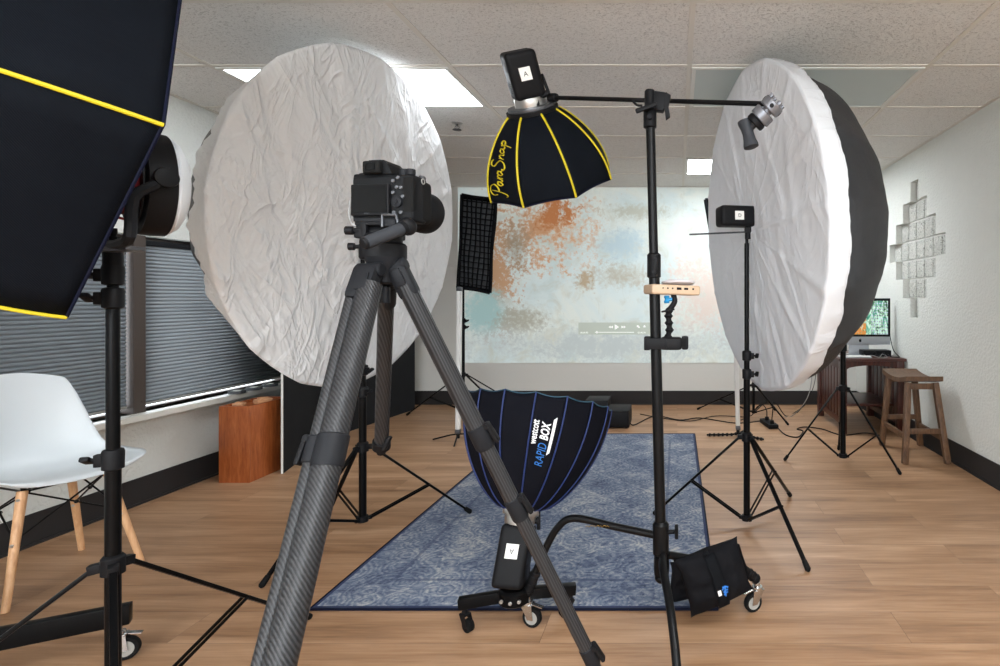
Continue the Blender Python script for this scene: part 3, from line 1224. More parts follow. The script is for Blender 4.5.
def softbox(label, ring, d, r0, R, depth, n, th0, e0, e1, cloth, pipe, prof, pr=.004, name='octagonal_softbox', sag=.0, diffuser=True, ringm='silver', rim_pipe=None, rout=.02, sagr=.02):
    d = V(d).normalized()
    ring, e0, e1 = V(ring), V(e0).normalized(), V(e1).normalized()
    t = thing(name, ring, label, 'softbox')
    st = 2 * PI / n

    def rib(k, s, off=0.0):
        th = th0 + k * st
        r = r0 + (R - r0) * prof(s) + off
        return ring + d * depth * s + (e0 * math.cos(th) + e1 * math.sin(th)) * r

    def P(k, s, w, off=0.0):
        a, b_ = rib(k, s), rib(k + 1, s)
        mid = a.lerp(b_, w)
        out = (mid - (ring + d * depth * s)).normalized()
        sg = sag * math.sin(PI * w) * s
        # rim edge curves in a little between the ribs
        sl = 1 - sagr * math.sin(PI * w) * s
        return mid + out * (off - sg) - d * (depth * (1 - sl))
    m = MB()
    for k in range(n):
        m.grid(lambda u, v: P(k, v, u), 9, 26)
    bmv = m
    build('shell', m, cloth, t, angle=25, solid=.0015)
    for k in range(n):
        m = MB()
        m.tube([rib(k, i / 24, .0015) for i in range(25)], pr, 8)
        rb = build('rib', m, pipe, t)
    m = MB()
    for k in range(n):
        m.tube([P(k, 1, i / 10) for i in range(11)], pr * .8, 6)
    build('rim', m, rim_pipe or pipe, t)
    if diffuser:
        m = MB()
        for k in range(n):
            c0 = ring + d * depth * .86
            m.add([c0, P(k, .88, 0), P(k, .88, .5), P(k, .88, 1)], [(0, 1, 2), (0, 2, 3)])
        build('front_diffuser', m, 'white_diffuser', t, smooth=False)
    m = MB()
    m.lathe([(r0 * .86, -.012), (r0 + rout, -.012), (r0 + rout + .002, -.004), (r0 + rout, .006), (r0 + .002, .010), (r0 * .86, .010), (r0 * .86, -.012)], ring, d, n=40, cap=False)
    rg = build('speed_ring', m, ringm, t)
    return t, P, rib


def viewframe(d):
    """e0 towards the viewer, e1 to the viewer's right, both across d"""
    d = V(d).normalized()
    e0 = V((0, -1, 0)) - d * V((0, -1, 0)).dot(d)
    e0.normalize()
    e1 = e0.cross(d)
    if e1.x < 0:
        e1 = -e1
    return e0, e1.normalized()


# --- small octagonal softbox on the boom
OD = V((.15, .50, -.86)).normalized()
OR = at(532, 108, 2.15)
e0, e1 = viewframe(OD)
OB, OP, _ = softbox('small black octagonal softbox with yellow ribs hanging from the boom', OR, OD, .070, .262, .308, 8, PI / 8 + math.radians(4), e0, e1, 'navy_fabric', 'yellow_piping',
                    lambda s: math.sin(PI / 2 * s) ** .72, .0042, rim_pipe='navy_piping', rout=.022, ringm='grey_metal')
m = MB()


def script(mb, P, k, s0, s1, w0, w1, txt, size, flip, **kw):
    """lettering running along a softbox panel; flip: reading towards the ring"""
    vs, fs, w = text_mesh(txt, size, **kw)
    hh = max(v[1] for v in vs)
    lo = min(v[1] for v in vs)
    out = []
    for x, y in vs:
        f = x / w
        g = (y - lo) / (hh - lo)
        if flip:
            out.append(P(k, s1 + (s0 - s1) * f, w1 + (w0 - w1) * g, .0035))
        else:
            out.append(P(k, s0 + (s1 - s0) * f, w1 + (w0 - w1) * g, .0035))
    mb.add(out, fs)


# hand written strokes of the name, drawn in a 0..10 by 0..3 box
STR = [
    # P: tall looped stem and big bowl
    [(1.0, 2.7), (.8, 1.6), (.55, .5), (.2, -.1), (-.1, .1)], [(.2, 1.9), (.1, 2.6), (.8, 3.1), (1.7, 3.0), (2.1, 2.3), (1.6, 1.6), (.9, 1.4)],
    # a
    [(2.6, 1.4), (2.2, 1.5), (1.9, 1.0), (2.1, .55), (2.5, .9), (2.65, 1.45), (2.6, .8), (2.8, .55), (3.0, .8)],
    # r
    [(3.0, .8), (3.2, 1.45), (3.25, 1.1), (3.2, .55)], [(3.22, 1.1), (3.5, 1.5), (3.75, 1.4)],
    # a
    [(4.4, 1.4), (4.0, 1.5), (3.7, 1.0), (3.9, .55), (4.3, .9), (4.45, 1.45), (4.4, .8), (4.6, .55), (4.8, .7)],
    # S
    [(6.3, 2.7), (6.0, 3.05), (5.4, 2.9), (5.25, 2.3), (5.8, 1.75), (6.15, 1.1), (5.7, .3), (5.0, .1), (4.5, .5)],
    # n
    [(6.4, .55), (6.55, 1.45), (6.55, 1.0)], [(6.5, .9), (6.8, 1.4), (7.05, 1.3), (7.0, .6), (7.2, .55)],
    # a
    [(8.0, 1.4), (7.6, 1.5), (7.3, 1.0), (7.5, .55), (7.9, .9), (8.05, 1.45), (8.0, .8), (8.2, .55), (8.4, .75)],
    # p
    [(8.5, 1.5), (8.6, .8), (8.4, -.5), (8.3, -.9)], [(8.55, 1.2), (8.85, 1.55), (9.25, 1.3), (9.15, .75), (8.7, .6)],
]
for st_ in STR:
    pts = []
    for (x, y) in st_:
        f = x / 9.4
        g = (y + .9) / 4.0
        pts.append(OP(6, .90 + (.26 - .90) * f, .76 + (.10 - .76) * g, .0032))
    m.tube(pts, .0036, 6, sub=4, flat=.5)
build('script_lettering', m, 'yellow_piping', OB)['label'] = 'yellow handwritten ParaSnap lettering'
strobe('black studio flash on top of the yellow ribbed softbox', OR - OD * .004, OD, (.35, -1, 0), .20, 'A', .3, w=.118, h=.115, lab=.45)
m = MB()    # black ring rim and tilt handle
m.lathe([(.096, .000), (.102, .001), (.102, .016), (.096, .018), (.092, .008)], OR, OD, n=40)
build('ring_cover', m, 'black_plastic', OB)

# --- low octagonal box standing on its roller base
RD = V((.09, .32, .94)).normalized()
RR = at(522, 511, 1.95)
e0, e1 = viewframe(RD)
RB, RP, _ = softbox('deep black octagonal softbox with blue ribs opening upward above the rug', RR, RD, .045, .268, .385, 16, math.radians(8.7), e0, e1, 'rapid_fabric', 'blue_piping',
                    lambda s: math.sin(PI / 2 * s) ** .58, .0028, rim_pipe='teal_piping')
m = MB()
script(m, RP, 0, .58, .78, .06, .26, 'westcott', .02, False, bold=.0004)
m.grid(lambda a, b_: RP(0, .50 + .30 * a + .02 * b_, .70 + .10 * b_, .003), 8, 3)
script(m, RP, 0, .62, .78, .34, .64, 'BOX', .02, False, shear=.3, bold=.0006)
build('white_lettering', m, 'white_lettering', RB)['label'] = 'white westcott and BOX lettering'
m = MB()
script(m, RP, 0, .40, .60, .34, .64, 'RAPID', .02, False, shear=.3)
build('blue_lettering', m, 'blue_lettering', RB)['label'] = 'blue RAPID lettering'
strobe('black studio flash standing upright below the blue ribbed softbox', RR - RD * .006, RD, (.02, -1, 0), .232, 'A', PI, w=.105, h=.11, lab=.62)
m = MB()
a = RR + V((.05, -.01, -.03))
m.cyl(a + V((-.02, 0, 0)), a + V((.012, 0, 0)), .011, n=12)
m.bar(a + V((.012, 0, .035)), a + V((.012, -.004, -.03)), .012, .01, bev=.003)
build('tilt_lever', m, 'black_plastic', RB)

# --- very large softbox at the upper left
A_ = V((.52, .83, -.19)).normalized()
E_ = V((-.61, .21, -.765))
E_ = (E_ - A_ * E_.dot(A_)).normalized()
N_ = A_.cross(E_)
if N_.y > 0:
    N_ = -N_
SD, SR = .60, .64
kk = .85
V1, V2 = at(163, 125, 1.25 * kk), at(67, 317, 1.37 * kk)
SR = (V1 - V2).length / 2 / math.sin(PI / 6)
SC = (V1 + V2) / 2 - N_ * SR * math.cos(PI / 6)
BS, BP, _ = softbox('huge black softbox with yellow ribs filling the upper left corner', SC - A_ * SD, A_, .08, SR, SD, 6, PI / 6, N_, E_, 'navy_fabric', 'yellow_piping',
                    lambda s: math.sqrt(max(0, 1 - (1 - s) ** 1.9)), .0042, rim_pipe='navy_piping', name='giant_softbox', sagr=.0)
strobe('black studio flash behind the huge upper left softbox', SC - A_ * (SD + .006), A_, (0, -1, 0), .24, 'C', PI / 2)
print('softbox centre', SC, 'R', SR)

# ------------------------------------------------------------------ strobes of the two umbrellas
ua = UR[1]
hd = V((.350, 2.72, 0)) + V((0, 0, 1.13 + 81 * 2.72 / F))
ax = V((1, .28, .02)).normalized()
strobe('black studio flash with a letter D label against the satin umbrella', hd + ax * .085, ax, (.2, -1, 0), .235, 'D', 0, w=.10, h=.10, lab=.42)
m = MB()
b0 = hd - V((0, 0, .047))
m.bar(b0 + V((-.05, 0, .002)), b0 + V((.045, .01, .002)), .035, .012, bev=.003)
m.box(b0 + V((0, 0, -.016)), (.032, .036, .03), bev=.006)
m.cyl(b0 + V((0, 0, -.03)), b0 + V((0, 0, -.062)), .0145, n=16)
m.cyl(b0 + V((-.004, 0, -.018)), b0 + V((.05, .01, -.012)), .008, n=12)
m.bar(b0 + V((.05, .01, -.030)), b0 + V((.05, .01, .004)), .014, .011, bev=.003)
build('tilt_bracket', m, 'black_plastic', S_UR)
m = MB()
m.cyl(at(690, 234.5, 2.62), at(757, 231.5, 2.735), .0045, n=10)
m.ball(at(690, 234.5, 2.62), .0048, n=8)
m.cyl(at(757, 231.5, 2.735), UR[2] + UR[3] @ V((0, 0, -.5)), .0045, n=10)
build('shaft', m, 'grey_metal', UR[0])

h2 = V((-1.46, 2.555, 1.525))
ax2 = V((-1, .14, 0)).normalized()
strobe('black studio flash facing into the crumpled white umbrella, hidden behind the camera', h2 + ax2 * .04, ax2, (.9, -.5, 0), .20, 'B', 0, w=.085, h=.09)
m = MB()
m.box(h2 - V((0, 0, .056)), (.07, .035, .02), bev=.004)
build('tilt_bracket', m, 'black_plastic', S_UL)
m = MB()
m.cyl(h2 + V((.22, -.03, -.05)), UL[2] + UL[3] @ V((0, 0, -.5)), .0045, n=10)
build('shaft', m, 'grey_metal', UL[0])


# ------------------------------------------------------------------ strip softboxes with grids
def strip(label, c00, c10, c11, c01, back, ring_end, nx=7, ny=17):
    """corners lower-left, lower-right, upper-right, upper-left of the front"""
    c00, c10, c11, c01 = [V(q) for q in (c00, c10, c11, c01)]
    cen = (c00 + c10 + c11 + c01) / 4
    nrm = (c10 - c00).cross(c01 - c00).normalized()
    if nrm.y > 0:
        nrm = -nrm
    t = thing('strip_softbox', cen, label, 'softbox')

    def Q(u, v, o=0.0):
        return c00.lerp(c10, u).lerp(c01.lerp(c11, u), v) + nrm * o
    m = MB()
    e = cen - nrm * back
    k = .16
    for a, b_ in (((0, 0), (1, 0)), ((1, 0), (1, 1)), ((1, 1), (0, 1)), ((0, 1), (0, 0))):
        def fn(u, v):
            p_ = Q(a[0] + (b_[0] - a[0]) * u, a[1] + (b_[1] - a[1]) * u, 0)
            q_ = cen + (p_ - cen) * k - nrm * back
            w = v ** 1.5
            return p_.lerp(q_, w) + (p_ - cen) * (.25 * v * (1 - v))
        m.grid(fn, 8, 10)
    build('shell', m, 'black_fabric', t, solid=.002)
    m = MB()
    for a, b_ in (((0, 0), (1, 0)), ((1, 0), (1, 1)), ((1, 1), (0, 1)), ((0, 1), (0, 0))):
        p0, p1 = Q(*a, .02), Q(*b_, .02)
        pts = [p0.lerp(p1, i / 8) + (cen - p0.lerp(p1, i / 8)).normalized() * .010 * math.sin(PI * i / 8) for i in range(9)]
        m.tube(pts, .015, 8)
    build('hem', m, 'black_fabric', t)
    m = MB()
    m.add([Q(0, 0, -.03), Q(1, 0, -.03), Q(1, 1, -.03), Q(0, 1, -.03)], [(0, 1, 2, 3)])
    build('inner_diffuser', m, 'strip_diffuser', t, smooth=False)
    m = MB()
    for i in range(nx + 1):
        u = i / nx
        wob = lambda v: .006 * math.sin(v * 9 + i)
        pts = [Q(u, j / 20, .018) + (c10 - c00).normalized() * wob(j / 20) for j in range(21)]
        for j in range(20):
            p_, q_ = pts[j], pts[j + 1]
            m.slab([p_, q_, q_ - nrm * .045, p_ - nrm * .045], (c10 - c00).normalized() * .007)
    for j in range(ny + 1):
        v = j / ny
        p_, q_ = Q(0, v, .018), Q(1, v, .018)
        m.slab([p_, q_, q_ - nrm * .045, p_ - nrm * .045], (c01 - c00).normalized() * .007)
    build('grid', m, 'black_fabric', t, smooth=False)
    m = MB()
    m.cyl(e + nrm * .01, e - nrm * .14, .05, n=24, ch=.006)
    m.cyl(e - nrm * .05, V(ring_end), .012, n=10)
    m.cyl(V(ring_end) + V((0, 0, .02)), V(ring_end) - V((0, 0, .03)), .016, n=12)
    build('lamp_head', m, 'black_plastic', t)
    return t


mat('strip_diffuser', (84, 86, 90), .8)
ys = 5.12
strip('tall narrow black softbox with a fabric grid, tilted, left of the projected picture', at(458, 288, ys - .03), at(490, 293, ys + .03), at(496.5, 199, ys + .02), at(462, 195, ys - .04), .22, (-2.02, 5.2, 1.42))
strip('black grid softbox almost wholly hidden behind the satin umbrella', at(718, 288, 5.05), at(750, 284, 5.0), at(746, 196, 5.0), at(705.5, 200, 5.06), .22, (.71, 5.1, 1.42))


# ------------------------------------------------------------------ white tube lights
def tube_light(label, base, top, legs, beads=None):
    base, top = V(base), V(top)
    t = thing('tube_light', (base.x, base.y, 0), label, 'tube light', 'white tube lights on mini tripods')
    m = MB()
    m.box((base + top) / 2, (.036, .040, (top - base).length - .05), frame_z(top - base, (0, 1, 0)), .010, 3)
    build('tube', m, 'white_tube', t)
    m = MB()
    u = (top - base).normalized()
    for p_ in (base + u * .008, top - u * .008):
        m.box(p_, (.040, .042, .034), frame_z(u, (0, 1, 0)), .008)
    build('end_cap', m, 'grey_metal', t)
    for f in legs:
        m = MB()
        f = V(f)
        if beads:
            n = 7
            for i in range(n):
                q = (base - u * .03).lerp(f + V((0, 0, .014)), (i + .5) / n)
                q.z = max(.014, (base.z - .03) * (1 - ((i + .5) / n) ** .4))
                m.ball(q, .014, n=10)
                q2 = (base - u * .03).lerp(f + V((0, 0, .014)), (i + 1) / n)
                q2.z = max(.014, (base.z - .03) * (1 - ((i + 1) / n) ** .4))
                m.ball(q2, .009, n=8)
        else:
            d_ = (V((f.x, f.y, 0)) - V((base.x, base.y, 0)))
            m.tube([base - u * .012, base + d_ * .3 + V((0, 0, -.02)), V((f.x, f.y, .005))], .006, 8)
        build('leg', m, 'black_plastic', t)
    m = MB()
    m.cyl(V((base.x, base.y, base.z - .045)), base, .014, n=12)
    build('mount', m, 'black_plastic', t)
    return t


bx = fl(458, 440)
tube_light('upright white tube light on a small black tripod, under the grid softbox', bx + V((0, 0, .06)), at(459.5, 288, bx.y), [(bx.x - .20, bx.y + .0, 0), (bx.x + .05, bx.y - .2, 0), (bx.x + .12, bx.y + .12, 0)])
bx = fl(738, 436)
tube_light('upright white tube light with beaded legs, half hidden by the satin umbrella', bx + V((0, 0, .06)), at(735, 300, bx.y + .03), [(bx.x - .25, bx.y - .02, 0), (bx.x + .18, bx.y - .16, 0), (bx.x + .1, bx.y + .16, 0)], True)
# ------------------------------------------------------------------ camera tripod
def caster(parent, p, r=.032, yaw=0.0, grey=True, name='caster'):
    """p: ground point under the wheel"""
    c = V((p[0], p[1], p[2] + r))
    R = Matrix.Rotation(yaw, 3, 'Z')
    m = MB()
    off = R @ V((.018, 0, 0))
    for s in (-1, 1):
        m.slab([c + R @ V((-.010, s * .014, -.004)), c + R @ V((.010, s * .014, -.004)), c + R @ V((.034, s * .014, r + .004)), c + R @ V((-.004, s * .014, r + .010))], R @ V((0, s * .0025, 0)))
    m.box(c + off + V((0, 0, r + .009)), (.044, .034, .006), R, .002)
    m.cyl(c + off + V((0, 0, r + .008)), c + off + V((0, 0, r + .035)), .011, n=14)
    m.cyl(c + off + V((0, 0, r + .010)), c + off + V((0, 0, r + .020)), .019, n=18)
    m.slab([c + R @ V((-.04, -.008, r + .002)), c + R @ V((-.04, .008, r + .002)), c + R @ V((.0, .008, r + .010)), c + R @ V((.0, -.008, r + .010))], (0, 0, .003))
    cs = build(name, m, 'chrome', parent)
    m = MB()
    m.mi = 0
    m.lathe([(r * .5, -.009), (r * .93, -.010), (r, -.006), (r, .006), (r * .93, .010), (r * .5, .009)], c, R @ V((0, 1, 0)), n=28)
    m.mi = 1
    m.lathe([(.003, -.011), (r * .66, -.0105), (r * .66, .0105), (.003, .011)], c, R @ V((0, 1, 0)), n=24)
    build('wheel', m, ['rubber', 'wheel_grey'], cs)
    return c + off + V((0, 0, r + .03))


T = thing('camera_tripod', (-.536, 1.02, 0), 'large carbon fibre camera tripod in the foreground, one leg crossing the blue ribbed softbox', 'tripod')
A1, D1 = V((-.560, 1.0, 1.172)), V((.0195, -.26, -.534)).normalized()
A2, D2 = V((-.528, 1.045, 1.180)), V((.337, .165, -.839)).normalized()
A3 = V((-.565, 1.07, 1.155))
B3 = at(381.5, 444, 1.27)
D3 = (B3 - A3).normalized()


def leg(a, d, cuts, radii, side=None, end_foot=True, so=0.0, sr=.011):
    """telescopic carbon leg: cuts along d, a clamp at each joint"""
    m = MB()
    for i in range(len(radii)):
        m.cyl(a + d * cuts[i], a + d * cuts[i + 1], radii[i], n=22)
        if side is not None:
            m.cyl(a + side * so + d * cuts[i], a + side * so + d * cuts[i + 1], sr, n=12)
    lg = build('leg', m, 'carbon_fibre', T)
    for i in range(1, len(radii)):
        r = radii[i - 1]
        p_ = a + d * cuts[i]
        up = side if side is not None else V((0, -1, 0))
        R = frame_z(d, up)
        m = MB()
        m.lathe([(r * 1.02, -.022), (r * 1.12, -.020), (r * 1.14, .022), (radii[i] * 1.08, .028)], p_, d, n=22)
        if side is not None:
            m.lathe([(sr * 1.1, -.02), (sr * 1.25, -.018), (sr * 1.25, .02), (sr * 1.1, .022)], p_ + side * so, d, n=16)
            m.box(p_ + side * so * .5, (.02, abs(so), .036), Matrix((d.cross(side), side, d)).transposed(), .003)
        build('clamp', m, 'dark_grey_plastic', lg)
        m = MB()
        s2 = d.cross(V((0, -1, 0))).normalized()
        if s2.x < 0:
            s2 = -s2
        s2 = -s2 if side is not None else s2
        q = p_ + s2 * (r * 1.12 if side is None else (abs(so) + sr * 1.1))
        m.bar(q + d * -.022 + s2 * .003, q + d * .024 + s2 * .008, .016, .008, up=s2, bev=.003)
        m.cyl(q + d * -.016 - d.cross(s2) * .01, q + d * -.016 + d.cross(s2) * .01, .006, n=10)
        build('lever', m, 'black_plastic', lg)
    if end_foot:
        e = a + d * cuts[-1]
        m = MB()
        m.lathe([(radii[-1], -.03), (radii[-1] * 1.3, -.026), (radii[-1] * 1.4, -.008), (radii[-1] * 1.1, 0)], e, d, n=18)
        build('rubber_foot', m, 'rubber', lg)
    return lg


side1 = V((-1, 0, 0)) - D1 * V((-1, 0, 0)).dot(D1)
side1.normalize()
L1 = (1.172 - .008) / -D1.z
leg(A1 + V((.006, 0, 0)), D1, [0.02, .31, .70, L1], [.0205, .021, .019], side1, so=.026, sr=.011)
L2 = (1.180 - .008) / -D2.z
leg(A2, D2, [0.02, .36, .53, .915, L2], [.0175, .0155, .0145, .0125])
leg(A3, D3, [0.02, (B3 - A3).length], [.0148], end_foot=False)
m = MB()
m.lathe([(.0148, -.012), (.019, -.010), (.0195, .010), (.014, .014)], B3, D3, n=18)
m.bar(B3 + V((.012, -.012, -.01)), B3 + V((.026, -.012, .02)), .014, .008, bev=.002)
m.cyl(B3 + D3 * .012, B3 + D3 * .028, .010, n=14)
build('end_clamp', m, 'black_plastic', T)
# shoulder castings
m = MB()
hub = V((-.556, 1.045, 1.196))
m.lathe([(.018, -.040), (.022, -.036), (.024, -.012), (.030, -.002), (.034, .010)], hub, n=26)
m.cyl(hub + V((0, 0, -.075)), hub + V((0, 0, -.045)), .010, n=12)
for a, d in ((A1, D1), (A2, D2), (A3, D3)):
    h_ = V((a.x - hub.x, a.y - hub.y, 0)).normalized()
    m.bar(hub + h_ * .01 + V((0, 0, -.018)), hub + h_ * .032 + V((0, 0, -.020)), .022, .028, bev=.005)
build('spider', m, 'dark_grey_plastic', T)
for a, d, r, sd in ((A1, D1, .0195, side1), (A2, D2, .017, None), (A3, D3, .0150, None)):
    m = MB()
    m.bar(a + d * -.014 + (sd * .002 if sd is not None else V((0, 0, 0))), a + d * .052 + (sd * .008 if sd is not None else V((0, 0, 0))), r * 2.15, r * 1.75, up=(0, -1, .2), bev=.009)
    s2 = d.cross(V((0, -1, 0))).normalized()
    m.cyl(a - s2 * r * 1.15 - d * .01, a + s2 * r * 1.15 - d * .01, .013, n=16, ch=.002)
    m.bar(a + d * -.004 + V((0, -r * .95, 0)), a + d * .03 + V((0, -r * .95, 0)), r * 1.1, .008, up=(0, -1, .2), bev=.003)
    build('leg_casting', m, 'dark_grey_plastic', T)
# fluid head
hb = V((-.566, 1.06, 1.203))
m = MB()
m.lathe([(.038, 0), (.0415, .004), (.0415, .028), (.038, .032), (.034, .034), (.034, .046), (.030, .050)], hb, n=36)
build('head_base', m, 'black_plastic', T)
m = MB()
for s in (-1, 1):
    m.box(hb + V((s * .026, 0, .054)), (.012, .048, .030), bev=.004)
m.cyl(hb + V((-.036, 0, .054)), hb + V((.034, 0, .054)), .013, n=22, ch=.002)
m.box(hb + V((-.036, -.012, .050)), (.016, .024, .020), bev=.004)
m.box(hb + V((-.002, -.002, .068)), (.082, .040, .007), bev=.002)
m.box(hb + V((-.034, -.002, .062)), (.016, .036, .012), bev=.003)
build('tilt_head', m, 'black_plastic', T)
m = MB()
a = hb + V((-.034, -.02, .054))
m.cyl(a, a + V((-.016, -.004, 0)), .0045, n=10)
m.cyl(a + V((-.010, -.003, 0)), a + V((-.024, -.006, 0)), .008, n=14, ch=.001)
build('lock_knob', m, 'black_plastic', T)
m = MB()
a = hb + V((-.034, -.02, .024))
m.cyl(a, a + V((-.014, -.003, 0)), .004, n=10)
m.cyl(a + V((-.008, -.002, 0)), a + V((-.019, -.005, 0)), .007, n=14, ch=.001)
build('lock_knob', m, 'black_plastic', T)
m = MB()
h0, h1 = at(364, 243.5, .955), at(406, 227, 1.03)
m.cyl(h0, h1, .0115, n=24, ch=.003)
ph = build('pan_handle', m, 'grey_handle', T)


m = MB()
u = (h1 - h0).normalized()
m.cyl(h0 - u * .003, h0 + u * .006, .0108, n=24, ch=.003)
build('handle_cap', m, 'black_plastic', ph)
m = MB()
m.cyl(h1 - u * .012, h1 - u * .004, .0128, n=24)
m.ball(h1 + u * .003, .0175, (1, 1, .62), 20, frame_z(V((.6, -.6, .1))))
build('handle_knob', m, 'black_plastic', ph)
m = MB()
pc = hb + V((-.006, -.002, .0745))
m.box(pc, (.078, .040, .006), bev=.001)
m.box(pc + V((.030, -.022, -.006)), (.026, .008, .014), bev=.002)
build('quick_release_plate', m, 'dark_grey_plastic', T)
m = MB()
q = pc + V((.034, -.028, .002))
m.tube([q + V((-.014, 0, -.016)), q + V((-.014, 0, .006)), q + V((.012, 0, .006)), q + V((.016, 0, -.012))], .003, 8)
build('safety_catch', m, 'grey_metal', T)

# ------------------------------------------------------------------ camera body
th = math.radians(7)
fw, rt, upv = V((math.sin(th), math.cos(th), 0)), V((math.cos(th), -math.sin(th), 0)), V((0, 0, 1))
CR = Matrix((rt, fw, upv)).transposed()
cb = at(381.5, 197, 1.045)          # middle of the back face


def cl(x, y, z):
    return cb + rt * x + fw * y + upv * z


K = thing('camera', cl(0, .03, -.048), 'black mirrorless camera seen from behind, mounted on the large tripod', 'camera')
m = MB()
m.box(cl(0, .026, -.002), (.126, .050, .090), CR, .009, 3)
m.box(cl(-.020, .026, .040), (.084, .046, .014), CR, .006)


build('body', m, 'camera_black', K)
m = MB()
m.box(cl(.047, .048, -.004), (.034, .042, .084), CR, .013, 4)
m.box(cl(.052, .010, .004), (.022, .020, .070), CR, .007, 3)
build('grip', m, 'rubber', K)
m = MB()
m.slab([cl(-.038, -.002, .044), cl(.022, -.002, .044), cl(.014, -.002, .062), cl(.006, -.002, .070), cl(-.024, -.002, .070), cl(-.032, -.002, .062)], fw * .05)
build('viewfinder_hump', m, 'camera_black', K, smooth=False)
m = MB()
m.box(cl(-.013, -.007, .055), (.036, .014, .024), CR, .006, 3)
ep = build('eyepiece', m, 'rubber', K)
m = MB()
m.box(cl(-.013, -.0142, .055), (.019, .002, .013), CR, .001)
build('eyepiece_glass', m, 'screen_glass', ep, smooth=False)
m = MB()
m.box(cl(-.0195, -.0035, -.006), (.078, .008, .060), CR, .003)
sc_ = build('rear_screen', m, 'black_plastic', K)
m = MB()
m.box(cl(-.0195, -.0080, -.004), (.070, .0012, .052), CR)
build('screen_panel', m, 'screen_glass', sc_, smooth=False)
m = MB()
put_text(m, 'SONY', .0042, planar(cl(-.030, -.0086, -.0335), rt, upv), spacing=1.1)
build('maker_lettering', m, 'grey_metal', sc_, smooth=False)
m = MB()
m.lathe([(.0, -.005), (.006, -.005), (.0105, -.004), (.011, .001)], cl(.032, 0, -.010), fw, n=24)
m.lathe([(0, -.006), (.004, -.0065), (.005, -.004)], cl(.032, 0, -.010), fw, n=16)
build('control_wheel', m, 'dark_grey_plastic', K)
for i, (x, z) in enumerate(((.024, .030), (.031, .018), (.040, .017), (.024, .008), (.026, -.030), (.040, -.030), (.044, .000), (.034, .036))):
    m = MB()
    m.cyl(cl(x, .002, z), cl(x, -.0025, z), .0036, n=12, ch=.0008)
    build('button', m, 'grey_metal', K)
for (x, y, r, hh) in ((.034, .020, .0095, .012), (.052, .012, .0085, .010), (-.052, .022, .009, .006)):
    m = MB()
    m.cyl(cl(x, y, .042), cl(x, y, .044 + hh), r, n=24, ch=.001)
    build('top_dial', m, 'dark_grey_plastic', K)
m = MB()
m.cyl(cl(.052, .044, .036), cl(.052, .050, .046), .007, n=16)
m.box(cl(-.016, .016, .0715), (.020, .018, .003), CR, .0008)
build('hot_shoe', m, 'grey_metal', K)
for x in (-.064, .066):
    m = MB()
    m.torus(cl(x, .03, .034), rt, .005, .0012, 16, 6)
    build('strap_lug', m, 'silver', K)
m = MB()
ll = cl(.003, .056, -.010)
m.lathe([(.034, 0), (.036, .006), (.038, .012), (.038, .030), (.036, .032), (.037, .036), (.037, .048), (.0395, .052), (.0435, .060), (.0435, .086), (.040, .088), (.037, .060), (0, .056)], ll, fw, n=44)
ln = build('lens', m, 'camera_black', K)
m = MB()
for k in range(60):
    a = 2 * PI * k / 60
    rr = CR @ V((math.cos(a), 0, math.sin(a)))
    m.bar(ll + rr * .0382 + fw * .015, ll + rr * .0382 + fw * .028, .0016, .0012, up=rr)
build('focus_ring', m, 'rubber', ln, smooth=False)
m = MB()
m.tube([cl(-.062, .03, .034), cl(-.075, .02, .01), cl(-.078, .015, -.03), cl(-.066, .01, -.052)], .0022, 6, sub=5)
m.box(cl(-.060, .012, -.050), (.010, .012, .008), CR, .002)
build('strap_stub', m, 'cable_grey', K)

# ------------------------------------------------------------------ boom stand
BX, BY = -.052, 1.80
BM = thing('boom_stand', (BX, BY, 0), 'black rolling boom stand with curved legs and a horizontal arm in the middle', 'boom stand')


def bp(z):      # the column leans a little to the left on its way up
    return V((BX - .025 * (z - .3), BY, z))


m = MB()
m.cyl(bp(.24), bp(1.27), .0178, n=20)
m.cyl(bp(1.20), bp(1.78), .0150, n=20)
build('column', m, 'black_metal', BM)
m = MB()
m.lathe([(.017, -.04), (.0225, -.036), (.0225, .036), (.017, .042)], bp(1.235), n=22)
cl_ = build('collar', m, 'black_plastic', BM)
m = MB()
q = bp(1.215)
m.cyl(q + V((0, -.018, 0)), q + V((0, -.034, 0)), .008, n=14, ch=.001)
m.box(q + V((.004, -.030, .024)), (.014, .010, .040), bev=.004)
build('knob', m, 'black_plastic', cl_)
m = MB()
m.lathe([(.0178, -.055), (.026, -.05), (.027, .045), (.0195, .055)], bp(.345), n=22)
m.lathe([(.016, -.03), (.024, -.028), (.026, 0), (.024, .03), (.014, .034)], bp(.255), n=22)
m.ball(bp(.215), .024, (1, 1, .7))
build('hub', m, 'black_metal', BM)
m = MB()
q = bp(.365)
m.cyl(q + V((.02, -.004, 0)), q + V((.045, -.008, .004)), .007, n=12)
m.box(q + V((.052, -.009, .004)), (.012, .026, .040), Matrix.Rotation(.3, 3, 'X'), .004)
build('hub_knob', m, 'black_plastic', BM)
legs = [([bp(.355) + V((-.02, 0, 0)), (-.20, 1.83, .368), (-.345, 1.86, .385), (-.405, 1.868, .35), (-.455, 1.875, .26), (-.515, 1.895, .115)], (-.524, 1.905, 0), 2.9),
        ([bp(.29) + V((.02, 0, 0)), (.04, 1.85, .255), (.13, 1.91, .215), (.225, 1.96, .175), (.290, 1.99, .11)], (.32, 2.005, 0), .4),
        ([bp(.295) + V((.006, -.02, 0)), (-.042, 1.68, .300), (-.022, 1.57, .262), (-.006, 1.49, .19), (.006, 1.42, .10)], (.008, 1.40, 0), -1.5)]
